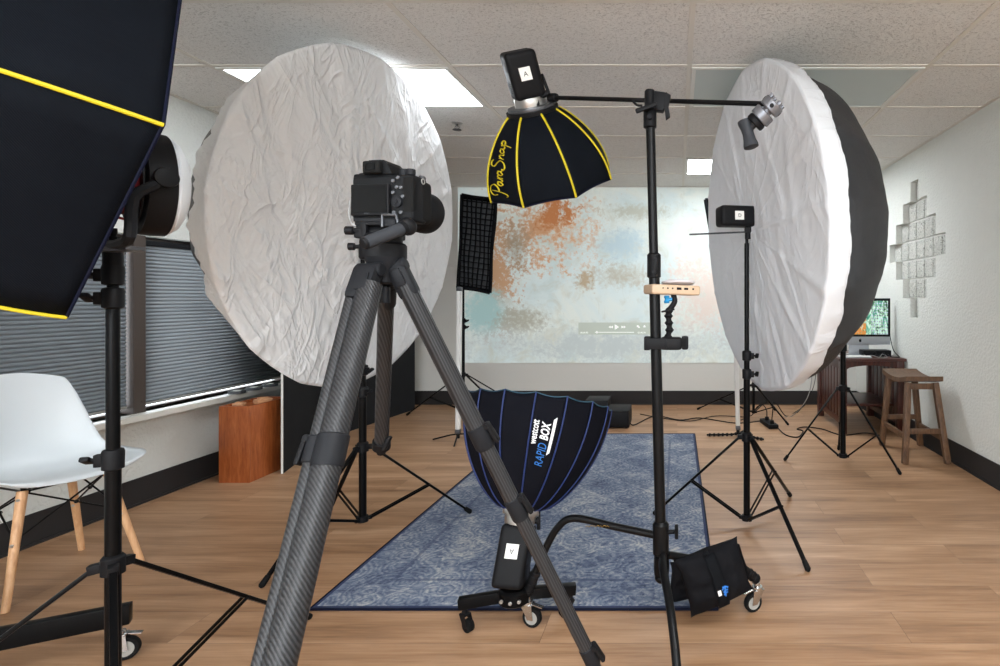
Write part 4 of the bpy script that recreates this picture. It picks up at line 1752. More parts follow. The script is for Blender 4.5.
for pts, g, yaw in legs:
    m = MB()
    m.tube(pts, .0125, 14, sub=8)
    lg = build('leg', m, 'black_metal', BM)
    e = V(pts[-1])
    m = MB()
    a = V(pts[-2]).lerp(e, .45)
    m.cyl(a, e, .017, n=16, ch=.002)
    for q in (.15, .5, .85):
        w_ = a.lerp(e, q)
        m.torus(w_, e - a, .0172, .002, 20, 6)
    build('leg_end', m, 'black_plastic', lg)
    d_ = (e - V(g))
    caster(BM, (e.x - .018 * math.cos(yaw), e.y - .018 * math.sin(yaw), 0), .034, yaw)
# gold lettering worn off the left leg
m = MB()
for k in range(7):
    x_ = -.225 - .011 * k
    m.tube([(x_, 1.82, .372 + .004 * (k % 2)), (x_ - .006, 1.819, .377), (x_ - .011, 1.82, .372)], .0011, 5)
build('worn_decal', m, 'brass', BM)
# arm, clamp and grip head
AL, AR = at(551, 97.5, 2.13), at(768, 104, 1.66)
ud = (AR - AL).normalized()
m = MB()
m.cyl(AL, AR, .0078, n=14)
arm = build('boom_arm', m, 'black_metal', BM)
top = bp(1.76)
m = MB()
m.lathe([(.0155, -.075), (.0215, -.072), (.0215, -.02), (.018, -.012), (.018, .045), (.014, .05)], top, n=22)
m.cyl(top + V((0, -.02, -.045)), top + V((0, -.03, -.045)), .009, n=14, ch=.001)
m.box(top + V((.030, .004, .012)), (.040, .034, .062), Matrix.Rotation(.15, 3, 'Y'), .006)
build('arm_clamp', m, 'black_plastic', BM)
m = MB()
m.slab([top + V((.052, -.012, .040)), top + V((.068, -.012, .030)), top + V((.060, -.012, -.004)), top + V((.066, -.012, -.036)), top + V((.052, -.012, -.046)), top + V((.046, -.012, -.004))], (0, .024, 0))
build('clamp_plate', m, 'black_plastic', BM)
m = MB()
a = top + V((-.010, -.022, -.020))
m.cyl(a, a + V((0, -.018, 0)), .008, n=12)
m.bar(a + V((-.034, -.020, -.014)), a + V((.034, -.020, .010)), .016, .014, bev=.005)
build('wing_handle', m, 'black_plastic', BM)
m = MB()
a = top + V((-.02, -.01, .010))
m.tube([a, a + V((-.024, 0, .006)), a + V((-.034, 0, .001)), a + V((-.022, 0, -.012)), a + V((-.004, 0, -.014))], .004, 8, sub=4)
build('wire_loop', m, 'black_plastic', BM)
# grip head at the right end
g = AR - ud * .012
gd = V((.45, -.75, .10)).normalized()
m = MB()
hd_ = V((.60, -.25, .55)).normalized()
hc = at(767, 111, 1.665)
m.cyl(hc - hd_ * .034, hc - hd_ * .004, .034, n=30, ch=.003)
m.cyl(hc + hd_ * .004, hc + hd_ * .034, .034, n=30, ch=.003)
m.cyl(hc - hd_ * .032, hc + hd_ * .028, .016, n=16)
for k in range(4):
    a_ = PI / 4 + k * PI / 2
    Rg = frame_z(hd_)
    q = hc + Rg @ V((math.cos(a_) * .025, math.sin(a_) * .025, .038))
    m.box(q, (.012, .012, .014), Rg, .003)


gh = build('grip_head', m, 'grip_silver', BM)
m = MB()
Rg = frame_z(hd_)
for k in range(4):
    a_ = -PI / 2 + k * PI / 2 + .35
    q = hc + Rg @ V((math.cos(a_) * .033, math.sin(a_) * .033, .019))
    m.cyl(q, q + Rg @ V((math.cos(a_) * .002, math.sin(a_) * .002, 0)), .0065, n=14)
    build('recess', m, 'black_plastic', gh)
    m = MB()
m.cyl(hc - hd_ * .055, hc - hd_ * .034, .030, n=26, ch=.004)
build('grip_face', m, 'black_plastic', gh)
m = MB()
m.cyl(hc - hd_ * .050, hc - hd_ * .076, .012, n=14)
ta = hc - hd_ * .080
td = V((.22, -.10, -1)).normalized()
m.lathe([(.016, -.045), (.024, -.042), (.024, -.034), (.0195, -.018), (.0175, 0), (.0195, .02), (.023, .034), (.023, .042), (.016, .045)], ta + td * .012 + V((0, 0, .0)), td, n=24)
build('tee_handle', m, 'grey_handle', gh)

# left end: lever where the strobe is held
m = MB()
m.cyl(AL - ud * .01, AL + ud * .030, .016, n=16, ch=.002)
q = AL + V((-.004, -.02, .010))
m.bar(q, q + V((-.026, -.006, .070)), .014, .012, bev=.004)
m.bar(q + V((-.045, .0, -.016)), q + V((.004, 0, .004)), .022, .02, bev=.005)
m.box(q + V((-.048, .004, -.03)), (.03, .04, .05), bev=.006)
build('end_bracket', m, 'black_plastic', BM)

# ------------------------------------------------------------------ clamp with bendy arm and mini projector
pz = CAMH - (343 - CY) * BY / F
pc = bp(pz)
CA = thing('clamp_arm', pc, 'black clamp with a beaded flexible arm gripping the boom stand', 'clamp')
m = MB()
m.box(pc + V((-.028, -.004, 0)), (.020, .040, .044), bev=.004)
m.box(pc + V((.0, -.030, 0)), (.070, .014, .036), bev=.004)
m.box(pc + V((.050, -.014, 0)), (.070, .040, .042), bev=.012, seg=3)
m.box(pc + V((.095, -.012, .002)), (.022, .036, .044), bev=.008, seg=3)
m.cyl(pc + V((.020, .0, 0)), pc + V((.045, 0, 0)), .018, n=16)
build('jaw', m, 'black_plastic', CA)
m = MB()
m.box(pc + V((.085, -.031, .004)), (.026, .003, .026), bev=.001)
build('pad', m, 'rubber', CA)
m = MB()
q0 = at(668, 335, BY - .01)
gp = [at(668, 337, 1.79), at(669.5, 330, 1.79), at(669, 323, 1.79), at(668.5, 316, 1.79), at(668.8, 311, 1.79)]
for i in range(9):
    t_ = i / 8
    k = t_ * 4
    a_ = gp[min(int(k), 3)].lerp(gp[min(int(k), 3) + 1], k - min(int(k), 3))
    m.ball(a_, .0125 if i % 2 == 0 else .009, n=14)
    if i % 2 == 0:
        m.torus(a_, (0, 0, 1), .0118, .003, 18, 6)
build('bead', m, 'black_plastic', CA)
m = MB()
q = at(668, 310.5, 1.79)
m.box(q, (.044, .024, .006), Matrix.Rotation(-.2, 3, 'Y'), .002)
m.tube([q, q + V((.012, 0, .012)), q + V((.022, 0, .03)), q + V((.018, 0, .05)), q + V((.016, 0, .062))], .009, 12, sub=4)
m.cyl(q + V((.016, 0, .052)), q + V((.016, 0, .066)), .014, n=16)
build('neck', m, 'black_plastic', CA)
m = MB()
k_ = q + V((-.004, -.012, .036))
m.cyl(k_, k_ + V((.018, 0, 0)), .006, n=12)
m.lathe([(.008, -.012), (.0095, -.008), (.006, 0), (.0095, .008), (.008, .012)], k_, (0, .1, 1), n=14)
build('knob', m, 'blue_knob', CA)['label'] = 'blue knob'
pj = thing('mini_projector', at(670, 296, 1.79), 'small beige projector on top of the flexible arm', 'projector')
Rp = Matrix.Rotation(.32, 3, 'Z')
pcn = at(671.5, 290, 1.82)
m = MB()
m.box(pcn, (.165, .110, .032), Rp @ Matrix.Rotation(.03, 3, 'Y'), .009, 3)
build('case', m, 'beige_case', pj)
m = MB()
Ry = Rp @ Matrix.Rotation(.03, 3, 'Y')
for (x, w_, h_) in ((-.030, .005, .005), (-.014, .005, .005), (.008, .016, .008), (.032, .014, .007), (.056, .006, .006), (-.046, .004, .004)):
    m.box(pcn + Ry @ V((x, -.0552, .004)), (w_, .0015, h_), Ry)
build('port', m, 'ink', pj, smooth=False)
m = MB()
m.cyl(pcn + Ry @ V((-.05, .054, 0)), pcn + Ry @ V((-.05, .060, 0)), .012, n=18)
build('lens', m, 'screen_glass', pj)
dd = thing('lid_disc', at(679, 282, 1.83), 'pale lilac disc lying on the small beige projector', 'disc')
m = MB()
dc = pcn + Ry @ V((.022, 0, .0162))
m.lathe([(.030, 0), (.052, .004), (.056, .010), (.050, .013), (.0, .0145)], dc, Ry @ V((.0, .12, 1)), n=36)
build('plate', m, 'pale_lilac', dd)

# ------------------------------------------------------------------ sandbag on the boom stand's right leg
SB = thing('sandbag', at(715, 600, 1.9), 'black sandbag with a small blue mark, slung over a leg of the boom stand', 'sandbag')


def pillow(c00, c10, c11, c01, th_, bulge_out, seed):
    c00, c10, c11, c01 = [V(q) for q in (c00, c10, c11, c01)]
    nrm = (c10 - c00).cross(c01 - c00).normalized()
    if nrm.y > 0:
        nrm = -nrm
    cen = (c00 + c10 + c11 + c01) / 4
    mm = MB()
    for sgn in (1, -1):
        def fn(u, v):
            p_ = c00.lerp(c10, u).lerp(c01.lerp(c11, u), v)
            e_ = (math.sin(PI * u) * math.sin(PI * v)) ** .42
            p_ = p_ + (cen - p_) * (.10 * (1 - abs(2 * u - 1) ** 3) * (1 - math.sin(PI * v) ** .3) + .10 * (1 - abs(2 * v - 1) ** 3) * (1 - math.sin(PI * u) ** .3))
            w_ = noise.noise(V((u * 5 + seed, v * 5, sgn)))
            w2_ = noise.noise(V((u * 12 + seed, v * 9, 4 + sgn)))
            return p_ + nrm * sgn * e_ * (th_ + .010 * w_ + .004 * w2_) + nrm * bulge_out
        mm.grid(fn, 34, 30)
    return mm, nrm


ca, cb_, cc_, cd_ = at(691, 618, 1.83), at(753, 589, 1.90), at(737, 536, 1.90), at(673, 560, 1.80)
m, nn = pillow(ca, cb_, cc_, cd_, .052, 0, 1.0)
build('front_pouch', m, 'bag_fabric', SB, angle=180)
m, _ = pillow(at(666, 604, 2.02), at(738, 590, 2.08), at(734, 548, 2.08), at(670, 562, 2.0), .032, 0, 5.0)
build('rear_pouch', m, 'bag_fabric', SB, angle=180)
m = MB()


def onbag(u, v, o=.0):
    p_ = ca.lerp(cb_, u).lerp(cd_.lerp(cc_, u), v)
    e_ = (math.sin(PI * u) * math.sin(PI * v)) ** .42
    return p_ + nn * (e_ * .058 + .003 + o)


m.grid(lambda a, b_: onbag(.40 + .17 * a, .04 + .92 * b_), 5, 22)
st_ = build('strap', m, 'black_fabric', SB, solid=.003)
m = MB()
m.grid(lambda a, b_: onbag(.42 + .05 * a, .34 + .10 * b_, .0035), 3, 3)
build('white_tag', m, 'white_paper', SB, smooth=False)
m = MB()
for (u0, v0, u1, v1) in ((.50, .33, .56, .36), (.50, .38, .57, .40), (.49, .43, .55, .46), (.52, .30, .54, .47), (.50, .47, .58, .44)):
    m.tube([onbag(u0, v0, .004), onbag((u0 + u1) / 2, (v0 + v1) / 2 + .015, .004), onbag(u1, v1, .004)], .0026, 5)
build('blue_mark', m, 'blue_lettering', SB)
m = MB()
m.tube([onbag(.46, .97, 0), at(707, 549, 1.93), at(710, 556, 2.0)], .008, 8, sub=4)
m.tube([onbag(.98, .8, -.03), at(742, 560, 1.94), at(747, 575, 1.965), at(744, 584, 1.96)], .008, 8, sub=4)
build('handle', m, 'black_fabric', SB)

# ------------------------------------------------------------------ roller base under the deep softbox
RBse = thing('roller_base', (-.56, 1.90, 0), 'low black roller base with flat arms under the blue ribbed softbox', 'roller base')
hc = V((-.560, 1.90, .108))
for e, yaw in (((-.742, 1.868, .092), 2.6), ((-.362, 1.965, .092), .6), ((-.60, 2.20, .092), 1.6)):
    e = V(e)
    d_ = (e - hc).normalized()
    m = MB()
    m.bar(hc + d_ * .02, e, .030, .036, bev=.003)
    build('arm', m, 'black_paint', RBse)
    cc2 = e - d_ * .02
    c_p = (cc2.x - .018 * math.cos(yaw), cc2.y - .018 * math.sin(yaw), 0)
    m = MB()
    m.cyl(V((cc2.x, cc2.y, .03 + .022)), V((cc2.x, cc2.y, .078)), .010, n=12)
    R_ = Matrix.Rotation(yaw, 3, 'Z')
    cw = V((c_p[0], c_p[1], .022))
    for s in (-1, 1):
        m.slab([cw + R_ @ V((-.012, s * .012, -.004)), cw + R_ @ V((.008, s * .012, -.006)), cw + R_ @ V((.030, s * .012, .034)), cw + R_ @ V((.004, s * .012, .036))], R_ @ V((0, s * .002, 0)))
    m.box(cw + R_ @ V((.016, 0, .034)), (.030, .028, .006), R_, .002)
    cs = build('caster', m, 'black_plastic', RBse)
    m = MB()
    for s in (-1, 1):
        m.lathe([(.003, -.005), (.019, -.005), (.022, -.003), (.022, .003), (.019, .005), (.003, .005)], cw + R_ @ V((0, s * .006, 0)), R_ @ V((0, 1, 0)), n=24)
    build('wheel', m, 'rubber', cs)
m = MB()
m.lathe([(.050, -.024), (.054, -.020), (.054, .018), (.046, .026), (.02, .030), (.02, .045)], hc, n=30)
build('hub', m, 'black_paint', RBse)
m = MB()
for dx in (-.030, .0, .03):
    m.cyl(hc + V((dx, -.050, -.004 + abs(dx) * .2)), hc + V((dx, -.0585, -.004 + abs(dx) * .2)), .006, n=12, ch=.001)
build('bolt', m, 'silver', RBse)

# ------------------------------------------------------------------ rolling base at lower left
LB = thing('rolling_stand', (-2.2, 1.45, 0), 'black flat barred rolling stand base entering at the lower left edge', 'rolling stand')
hc = V((-2.2, 1.45, .15))
for e, yaw, vis in (((-1.715, 1.728, .142), 3.6, 1), ((-2.45, 1.95, .142), 2, 0), ((-2.3, .95, .142), -1.6, 0)):
    e = V(e)
    d_ = (e - hc).normalized()
    m = MB()
    m.bar(hc, e, .032, .060, bev=.003)
    lg = build('arm', m, 'black_paint', LB)
    p_ = e - d_ * .03
    caster(LB, (p_.x - .018 * math.cos(yaw), p_.y - .018 * math.sin(yaw), 0), .036, yaw)
m = MB()
m.cyl(hc - V((0, 0, .03)), V((-2.2, 1.45, 1.95)), .019, n=20)
m.cyl((-2.2, 1.5, 1.86), (-1.93, .55, 1.86), .012, n=14)
m.cyl((-1.95, .64, 1.87), (-1.93, .70, 1.78), .010, n=10)
build('column', m, 'black_paint', LB)

# ------------------------------------------------------------------ round lamp on the near left stand
LC = at(151, 185, 1.29)
ld = V((.56, .83, .02)).normalized()
e0 = V((0, 0, 1))
LA = thing('round_lamp', LC, 'round black and red lamp with a white dome, on the tall left stand', 'studio lamp')
m = MB()
m.lathe([(.100, -.030), (.116, -.026), (.118, .0), (.118, .020), (.110, .022)], LC, ld, n=48, cap=False)
m.lathe([(.085, -.034), (.1, -.034), (.1, -.028), (.085, -.028)], LC, ld, n=48, cap=False)
build('rim', m, 'black_plastic', LA, solid=.003)
m = MB()
m.lathe([(.112, .020), (.113, .028), (.104, .040), (.080, .052), (.045, .060), (0, .063)], LC, ld, n=48, cap=False)
build('white_dome', m, 'white_diffuser', LA, solid=.002)['label'] = 'white dome'
m = MB()
m.cyl(LC - ld * .080, LC - ld * .02, .058, n=30, ch=.004)
Rl = frame_z(ld, (0, 0, 1))
for k in range(6):
    a_ = k * PI / 3 + .2
    q = Rl @ V((math.cos(a_), math.sin(a_), 0))
    m.bar(LC - ld * .028 + q * .055, LC - ld * .020 + q * .112, .024, .010, up=ld, bev=.002)
build('housing', m, 'black_plastic', LA)
m = MB()
for k in range(4):
    m.lathe([(.060, 0), (.074, .002), (.074, .010), (.060, .012)], LC - ld * (.030 + k * .014), ld, n=36)
for k in range(6):
    a_ = k * PI / 3 + .7
    q = Rl @ V((math.cos(a_), math.sin(a_), 0))
    m.bar(LC - ld * .076 + q * .074, LC - ld * .026 + q * .090, .018, .006, up=q, bev=.002)
build('cooling_fin', m, 'red_anodised', LA)
m = MB()
sd = V((ld.y, -ld.x, 0)).normalized()
if sd.y > 0:
    sd = -sd
yk = LC - ld * .004
m.tube([yk + sd * .128 + V((0, 0, .0)), yk + sd * .128 - ld * .02 + V((0, 0, -.02)), yk + sd * .122 - ld * .05 + V((0, 0, -.05)), yk + sd * .120 - ld * .055 + V((0, 0, -.13)), yk + sd * .06 - ld * .055 + V((0, 0, -.142)), yk - sd * .06 - ld * .055 + V((0, 0, -.142)), yk - sd * .120 - ld * .055 + V((0, 0, -.13)), yk - sd * .122 - ld * .04 + V((0, 0, -.05)), yk - sd * .128], .011, 8, sub=3, flat=1.0)
build('yoke', m, 'dark_grey_plastic', LA)
m = MB()
m.lathe([(.004, -.02), (.010, -.02), (.010, .006), (.021, .008), (.023, .016), (.021, .024), (.010, .026)], yk + sd * .118, sd, n=24)
build('tilt_knob', m, 'black_plastic', LA)
m = MB()
# plate that carries the lamp on the stand
pt = V((-1.333, 1.3, 1.262))
pe = yk - ld * .055 + V((0, 0, -.142))
m.bar(V((pt.x - .05, pt.y, pe.z - .010)), V((pe.x + .045, pe.y, pe.z - .010)), .036, .010, bev=.002)
m.cyl(V((pt.x, pt.y, 1.258)), V((pt.x, pt.y, pe.z - .006)), .013, n=14)
build('mounting_plate', m, 'grey_metal', LA)

# ------------------------------------------------------------------ white shell chair
CH = thing('shell_chair', (-2.53, 2.22, 0), 'white moulded shell chair with wooden legs by the window', 'chair')
fy = math.radians(-17)
cf, cs_ = V((math.cos(fy), math.sin(fy), 0)), V((-math.sin(fy), math.cos(fy), 0))
co = V((-2.54, 2.22, 0))


def cw(x, y, z):
    return co + cf * x + cs_ * y + V((0, 0, z))


prof = [(.245, .425), (.225, .440), (.15, .437), (.05, .425), (-.05, .421), (-.13, .436), (-.18, .485), (-.205, .56), (-.225, .65), (-.245, .73), (-.262, .795), (-.268, .812)]
wid = [.175, .208, .230, .238, .238, .232, .216, .198, .182, .170, .154, .118]


def crv(tab, v):
    k = v * (len(tab) - 1)
    i = min(int(k), len(tab) - 2)
    t_ = k - i
    g_ = lambda j: V(tab[max(0, min(len(tab) - 1, j))]) if isinstance(tab[0], tuple) else tab[max(0, min(len(tab) - 1, j))]
    a, b_, c_, d_ = g_(i - 1), g_(i), g_(i + 1), g_(i + 2)
    return ((b_ * 2) + (c_ - a) * t_ + (a * 2 - b_ * 5 + c_ * 4 - d_) * t_ * t_ + (b_ * 3 - a - c_ * 3 + d_) * t_ ** 3) * .5


def shell(u, v):
    s = 2 * u - 1
    p_ = crv(prof, v)
    w_ = crv(wid, v)
    seat = max(0, min(1, (1 - (v - .35) / .3)))
    lift = .055 * abs(s) ** 2.6 * (.35 + .65 * min(1, max(0, (v - .02) / .35))) * seat
    back = (1 - seat)
    fwd = .070 * abs(s) ** 2.2 * back * (1 - .75 * max(0, (v - .72) / .28)) + .05 * abs(s) ** 2.5 * math.exp(-((v - .5) / .18) ** 2)
    zdrop = -.030 * abs(s) ** 2.5 * back * max(0, (v - .8) / .2)
    frontin = -.035 * abs(s) ** 3 * max(0, 1 - v / .15)
    return cw(p_.x + fwd + frontin, s * w_, p_.y + lift + zdrop)


m = MB()
m.grid(shell, 40, 64)
build('seat_shell', m, 'shell_plastic', CH, angle=180, solid=.006)
feet = [(.2, -.2), (.2, .2), (-.2, .2), (-.2, -.2)]
for (x, y) in feet:
    m = MB()
    a = cw(x * .62, y * .62, .405)
    e = cw(x + (.0), y, 0)
    m.cyl(e, a, .0115, .0155, n=16, ch=.002)
    lg = build('leg', m, 'beech_wood', CH)
    m = MB()
    u = (a - e).normalized()
    s2 = V((.3, -1, 0)).normalized()
    for q in (.55, .93):
        c_ = e.lerp(a, q)
        m.cyl(c_, c_ + s2 * .0165, .006, n=12, ch=.001)
    build('screw', m, 'silver', lg)
m = MB()
tp = [cw(x * .60, y * .60, .40) for x, y in feet]
lo = [cw(x * .80, y * .80, .235) for x, y in feet]
cm = cw(0, 0, .33)
for i in range(4):
    j = (i + 1) % 4
    m.tube([tp[i], lo[j]], .0035, 6)
    m.tube([tp[j], lo[i]], .0035, 6)
    m.tube([tp[i], tp[j]], .004, 6)
    m.ball((tp[i] + lo[j]) / 2, .008, n=8)
m.tube([tp[0], tp[2]], .004, 6)
m.tube([tp[1], tp[3]], .004, 6)
for q in tp:
    m.tube([q, q + V((0, 0, .03))], .008, 8)
build('wire_brace', m, 'black_metal', CH)
# ------------------------------------------------------------------ folding black panels on the left
A0, B0, C0 = V((-2.535, 3.54, 0)), V((-2.80, 4.45, 0)), V((-2.66, 5.58, 0))
VF = thing('folding_panel', (A0 + C0) / 2, 'tall black folding board with a white edge standing by the left wall', 'board')
for a, c_ in ((A0, B0), (B0 + V((.0, .012, 0)), C0)):
    d_ = (c_ - a).normalized()
    nn = V((-d_.y, d_.x, 0))
    m = MB()
    m.slab([a, c_, c_ + V((0, 0, 2.10)), a + V((0, 0, 2.10))], nn * .010)
    p_ = build('panel', m, 'black_board', VF, smooth=False)
m = MB()
d_ = (B0 - A0).normalized()
nn = V((-d_.y, d_.x, 0))
m.slab([A0 - d_ * .004 - nn * .001, A0 - d_ * .001 - nn * .001, A0 - d_ * .001 + nn * .011, A0 - d_ * .004 + nn * .011], (0, 0, 2.10))
build('white_edge', m, 'board_edge', VF, smooth=False)['label'] = 'white foam edge'

# ------------------------------------------------------------------ wooden box under the sill
WB = thing('wooden_box', (-2.705, 3.53, 0), 'reddish brown upright wooden box under the window sill', 'box')
x0, x1, ya, yb2, h = -2.80, -2.612, 3.36, 3.70, .468
m = MB()
for c0, c1 in (((x0, ya + .012, .0), (x0 + .012, yb2, h)), ((x0, yb2 - .012, 0), (x1, yb2, h)), ((x0, ya + .012, 0), (x1 - .012, yb2, .012)), ((x0, ya + .012, h - .03), (x1 - .012, yb2, h - .018))):
    c0, c1 = V(c0), V(c1)
    m.box((c0 + c1) / 2, c1 - c0, bev=.001)
build('carcass', m, 'cherry_wood', WB)
m = MB()
m.box(((x0 + x1) / 2, ya + .006, h / 2), (x1 - x0, .012, h), bev=.0015)
build('front_board', m, 'cherry_wood', WB)
m = MB()
m.box((x1 - .006, (ya + .012 + yb2) / 2, h / 2), (.012, yb2 - ya - .012, h - .001), bev=.0015)
m.box((x1 - .006, ya + .013, h * .50), (.013, .004, .03))
build('side_board', m, 'cherry_wood', WB)
for (x, y, w_, d_, hh, rz, lb_) in ((-2.745, 3.45, .055, .06, .022, .3, 'small peach wooden block at the front of the box top'), (-2.68, 3.56, .05, .09, .030, -.4, 'peach wooden wedge towards the back of the box top')):
    bl = MB()
    R_ = Matrix.Rotation(rz, 3, 'Z')
    bl.box((x, y, h - .018 + hh / 2), (w_, d_, hh), R_, .004)
    bl.box((x, y, h - .018 + hh + .004), (w_ * .6, d_ * .6, .008), R_, .003)
    tag(build('wooden_block', bl, 'peach_block', loc=(x, y, h - .018)), lb_, 'block', 'small blocks on the wooden box')

# rolls of tape on the sill
for i, (px, lb_) in enumerate(((237, 'dark tape roll on the white sill, nearest the brown window post'), (254, 'middle dark tape roll on the white window sill'), (270, 'dark tape roll on the white sill beside the far end of the window'))):
    y = 2.905 * F / (CX - px)
    c_ = V((-2.905, y, .5))
    t = thing('tape_roll', c_, lb_, 'tape', 'tape rolls on the window sill')
    m = MB()
    m.lathe([(.024, .001), (.046, .001), (.048, .003), (.048, .016), (.046, .018), (.024, .018), (.024, .001)], c_, n=32, cap=False)
    build('tape', m, 'duct_tape', t)
    m = MB()
    m.lathe([(.022, .0), (.0245, .0), (.0245, .019), (.022, .019), (.022, .0)], c_, n=32, cap=False)
    build('core', m, 'white_paper', t)

# ------------------------------------------------------------------ desk
DX0, DX1, DY0, DY1, DZ = 1.355, 1.885, 4.56, 5.32, .628
DK = thing('desk', ((DX0 + DX1) / 2, (DY0 + DY1) / 2, 0), 'dark brown wooden desk with slatted sides in the right corner', 'desk')
m = MB()
m.box(((DX0 + DX1) / 2, (DY0 + DY1) / 2, DZ - .012), (DX1 - DX0 + .03, DY1 - DY0 + .03, .024), bev=.005)
build('desk_top', m, 'desk_top_wood', DK)
lw = .055
for x in (DX0 + lw / 2, DX1 - lw / 2):
    for y in (DY0 + lw / 2, DY1 - lw / 2):
        m = MB()
        m.box((x, y, (DZ - .024) / 2), (lw, lw, DZ - .024), bev=.003)
        build('leg', m, 'desk_wood', DK)
m = MB()
n = 16
for y in (DY0 + .018, DY1 - .018):
    lo, hi = [], []
    for i in range(n + 1):
        u = i / n
        x = DX0 + lw + (DX1 - DX0 - 2 * lw) * u
        lo.append(V((x, y, DZ - .095 + .035 * math.sin(PI * u) ** .5)))
    m.slab(lo + [V((DX1 - lw, y, DZ - .024)), V((DX0 + lw, y, DZ - .024))], (0, .018, 0))
build('apron', m, 'desk_wood', DK, smooth=False)
for x in (DX0 + lw / 2, DX1 - lw / 2):
    m = MB()
    m.box((x, (DY0 + DY1) / 2, DZ - .06), (.03, DY1 - DY0 - 2 * lw, .07), bev=.002)
    m.box((x, (DY0 + DY1) / 2, .10), (.03, DY1 - DY0 - 2 * lw, .05), bev=.002)
    for k in range(7):
        yy = DY0 + lw + (DY1 - DY0 - 2 * lw) * (k + .5) / 7
        m.box((x, yy, .35), (.014, .075, .46), bev=.004)
    build('side_panel', m, 'desk_wood', DK)
m = MB()
m.box(((DX0 + DX1) / 2, (DY0 + DY1) / 2 + .05, .215), (DX1 - DX0 - .05, DY1 - DY0 - .2, .022), bev=.003)
build('shelf', m, 'desk_wood', DK)

# ------------------------------------------------------------------ computer
MX0, MX1, MY, MZ0, MZ1 = 1.335, 1.862, 4.80, .722, 1.128
IM = thing('computer', ((MX0 + MX1) / 2, MY + .05, DZ), 'silver and black all in one computer on the dark desk', 'computer')
cx = (MX0 + MX1) / 2
m = MB()
m.box((cx, MY + .012, (MZ0 + MZ1) / 2), (MX1 - MX0, .024, MZ1 - MZ0), bev=.006)
m.ball((cx, MY + .022, (MZ0 + MZ1) / 2 + .02), .2, (1, .12, .7), 20)
build('case', m, 'aluminium', IM)
m = MB()
m.box((cx, MY - .001, (MZ0 + .07 + MZ1) / 2), (MX1 - MX0 - .002, .003, MZ1 - MZ0 - .072), bev=.001)
bz = build('black_border', m, 'black_plastic', IM)
m = MB()
sz0, sz1 = MZ0 + .09, MZ1 - .022
m.box((cx, MY - .003, (sz0 + sz1) / 2), (MX1 - MX0 - .044, .002, sz1 - sz0))
build('screen', m, 'monitor_picture', bz, loc=(cx, MY - .003, (sz0 + sz1) / 2), smooth=False)
m = MB()
lc = V((cx + .0, MY - .0015, MZ0 + .036))
pts = [(0, -.012), (.006, -.013), (.011, -.004), (.0085, .004), (.011, .009), (.006, .013), (0, .011), (-.006, .013), (-.011, .008), (-.0115, 0), (-.006, -.013)]
m.slab([lc + V((a, 0, b_)) for a, b_ in pts], (0, -.001, 0))
m.slab([lc + V((a, 0, b_)) for a, b_ in ((0, .014), (.004, .016), (.005, .021), (.001, .019))], (0, -.001, 0))
build('fruit_mark', m, 'ink', IM, smooth=False)
m = MB()
m.slab([V((cx - .09, MY + .03, DZ + .006)), V((cx + .09, MY + .03, DZ + .006)), V((cx + .08, MY + .05, MZ0 + .16)), V((cx - .08, MY + .05, MZ0 + .16))], (0, .006, 0))
m.box((cx, MY + .03, DZ + .004), (.19, .17, .008), bev=.002)
build('foot', m, 'aluminium', IM)
KB = MB()
kbc = V((1.50, 4.64, DZ + .006))
KB.box(kbc, (.26, .10, .008), Matrix.Rotation(.03, 3, 'X'), .002)
kb = build('keyboard', KB, 'aluminium', loc=(1.50, 4.64, DZ))
tag(kb, 'thin silver keyboard lying on the desk below the screen', 'keyboard')
m = MB()
for i in range(14):
    for j in range(5):
        m.box(kbc + V((-.116 + i * .0178, -.036 + j * .018, .006)), (.015, .015, .003))
build('keys', m, 'white_paper', kb, smooth=False)
m = MB()
m.box((1.72, 4.78, DZ + .026), (.24, .12, .052), bev=.004)
tag(build('drive', m, 'black_plastic', loc=(1.72, 4.78, DZ)), 'low black box under the computer screen on the desk', 'drive box')


def cord(label, pts, r, m_='cable_black', sub=6, cat='cable', group=None, name='cable'):
    mm = MB()
    mm.tube(pts, r, 6, sub=sub)
    o = build(name, mm, m_, loc=pts[0])
    return tag(o, label, cat, group)


rx = lambda x, y, z: V((x, y, z))
cord('tangle of black cables in front of the computer foot', [rx(1.58, 4.70, DZ + .03), rx(1.62, 4.66, DZ + .012), rx(1.67, 4.64, DZ + .05), rx(1.70, 4.66, DZ + .01), rx(1.74, 4.62, DZ + .045), rx(1.72, 4.60, DZ + .008), rx(1.68, 4.66, DZ + .02), rx(1.77, 4.68, DZ + .03), rx(1.80, 4.62, DZ + .008), rx(1.86, 4.60, DZ + .006)], .004)
cord('pale looped cable lying before the black drive on the desk', [rx(1.60, 4.67, DZ + .008), rx(1.64, 4.62, DZ + .02), rx(1.69, 4.60, DZ + .006), rx(1.73, 4.63, DZ + .03), rx(1.76, 4.60, DZ + .006), rx(1.70, 4.585, DZ + .005)], .003, 'cable_grey')
cord('black cable behind the computer running down to the desk top beside the wall', [rx(1.80, 4.88, 1.0), rx(1.87, 4.90, .92), rx(1.885, 4.86, .78), rx(1.87, 4.75, .68), rx(1.87, 4.62, DZ + .006)], .004)

# ------------------------------------------------------------------ stool
ST = thing('stool', (1.70, 3.97, 0), 'brown wooden saddle seat stool in front of the dark desk', 'stool')
sx0, sx1, sy0, sy1, sz = 1.575, 1.835, 3.79, 4.22, .565
m = MB()


def seat(u, v, top):
    x = sx0 + (sx1 - sx0) * u
    y = sy0 + (sy1 - sy0) * v
    dip = .028 * (abs(2 * v - 1)) ** 2
    return V((x, y, sz - .022 + dip + (.018 if top else -.014)))


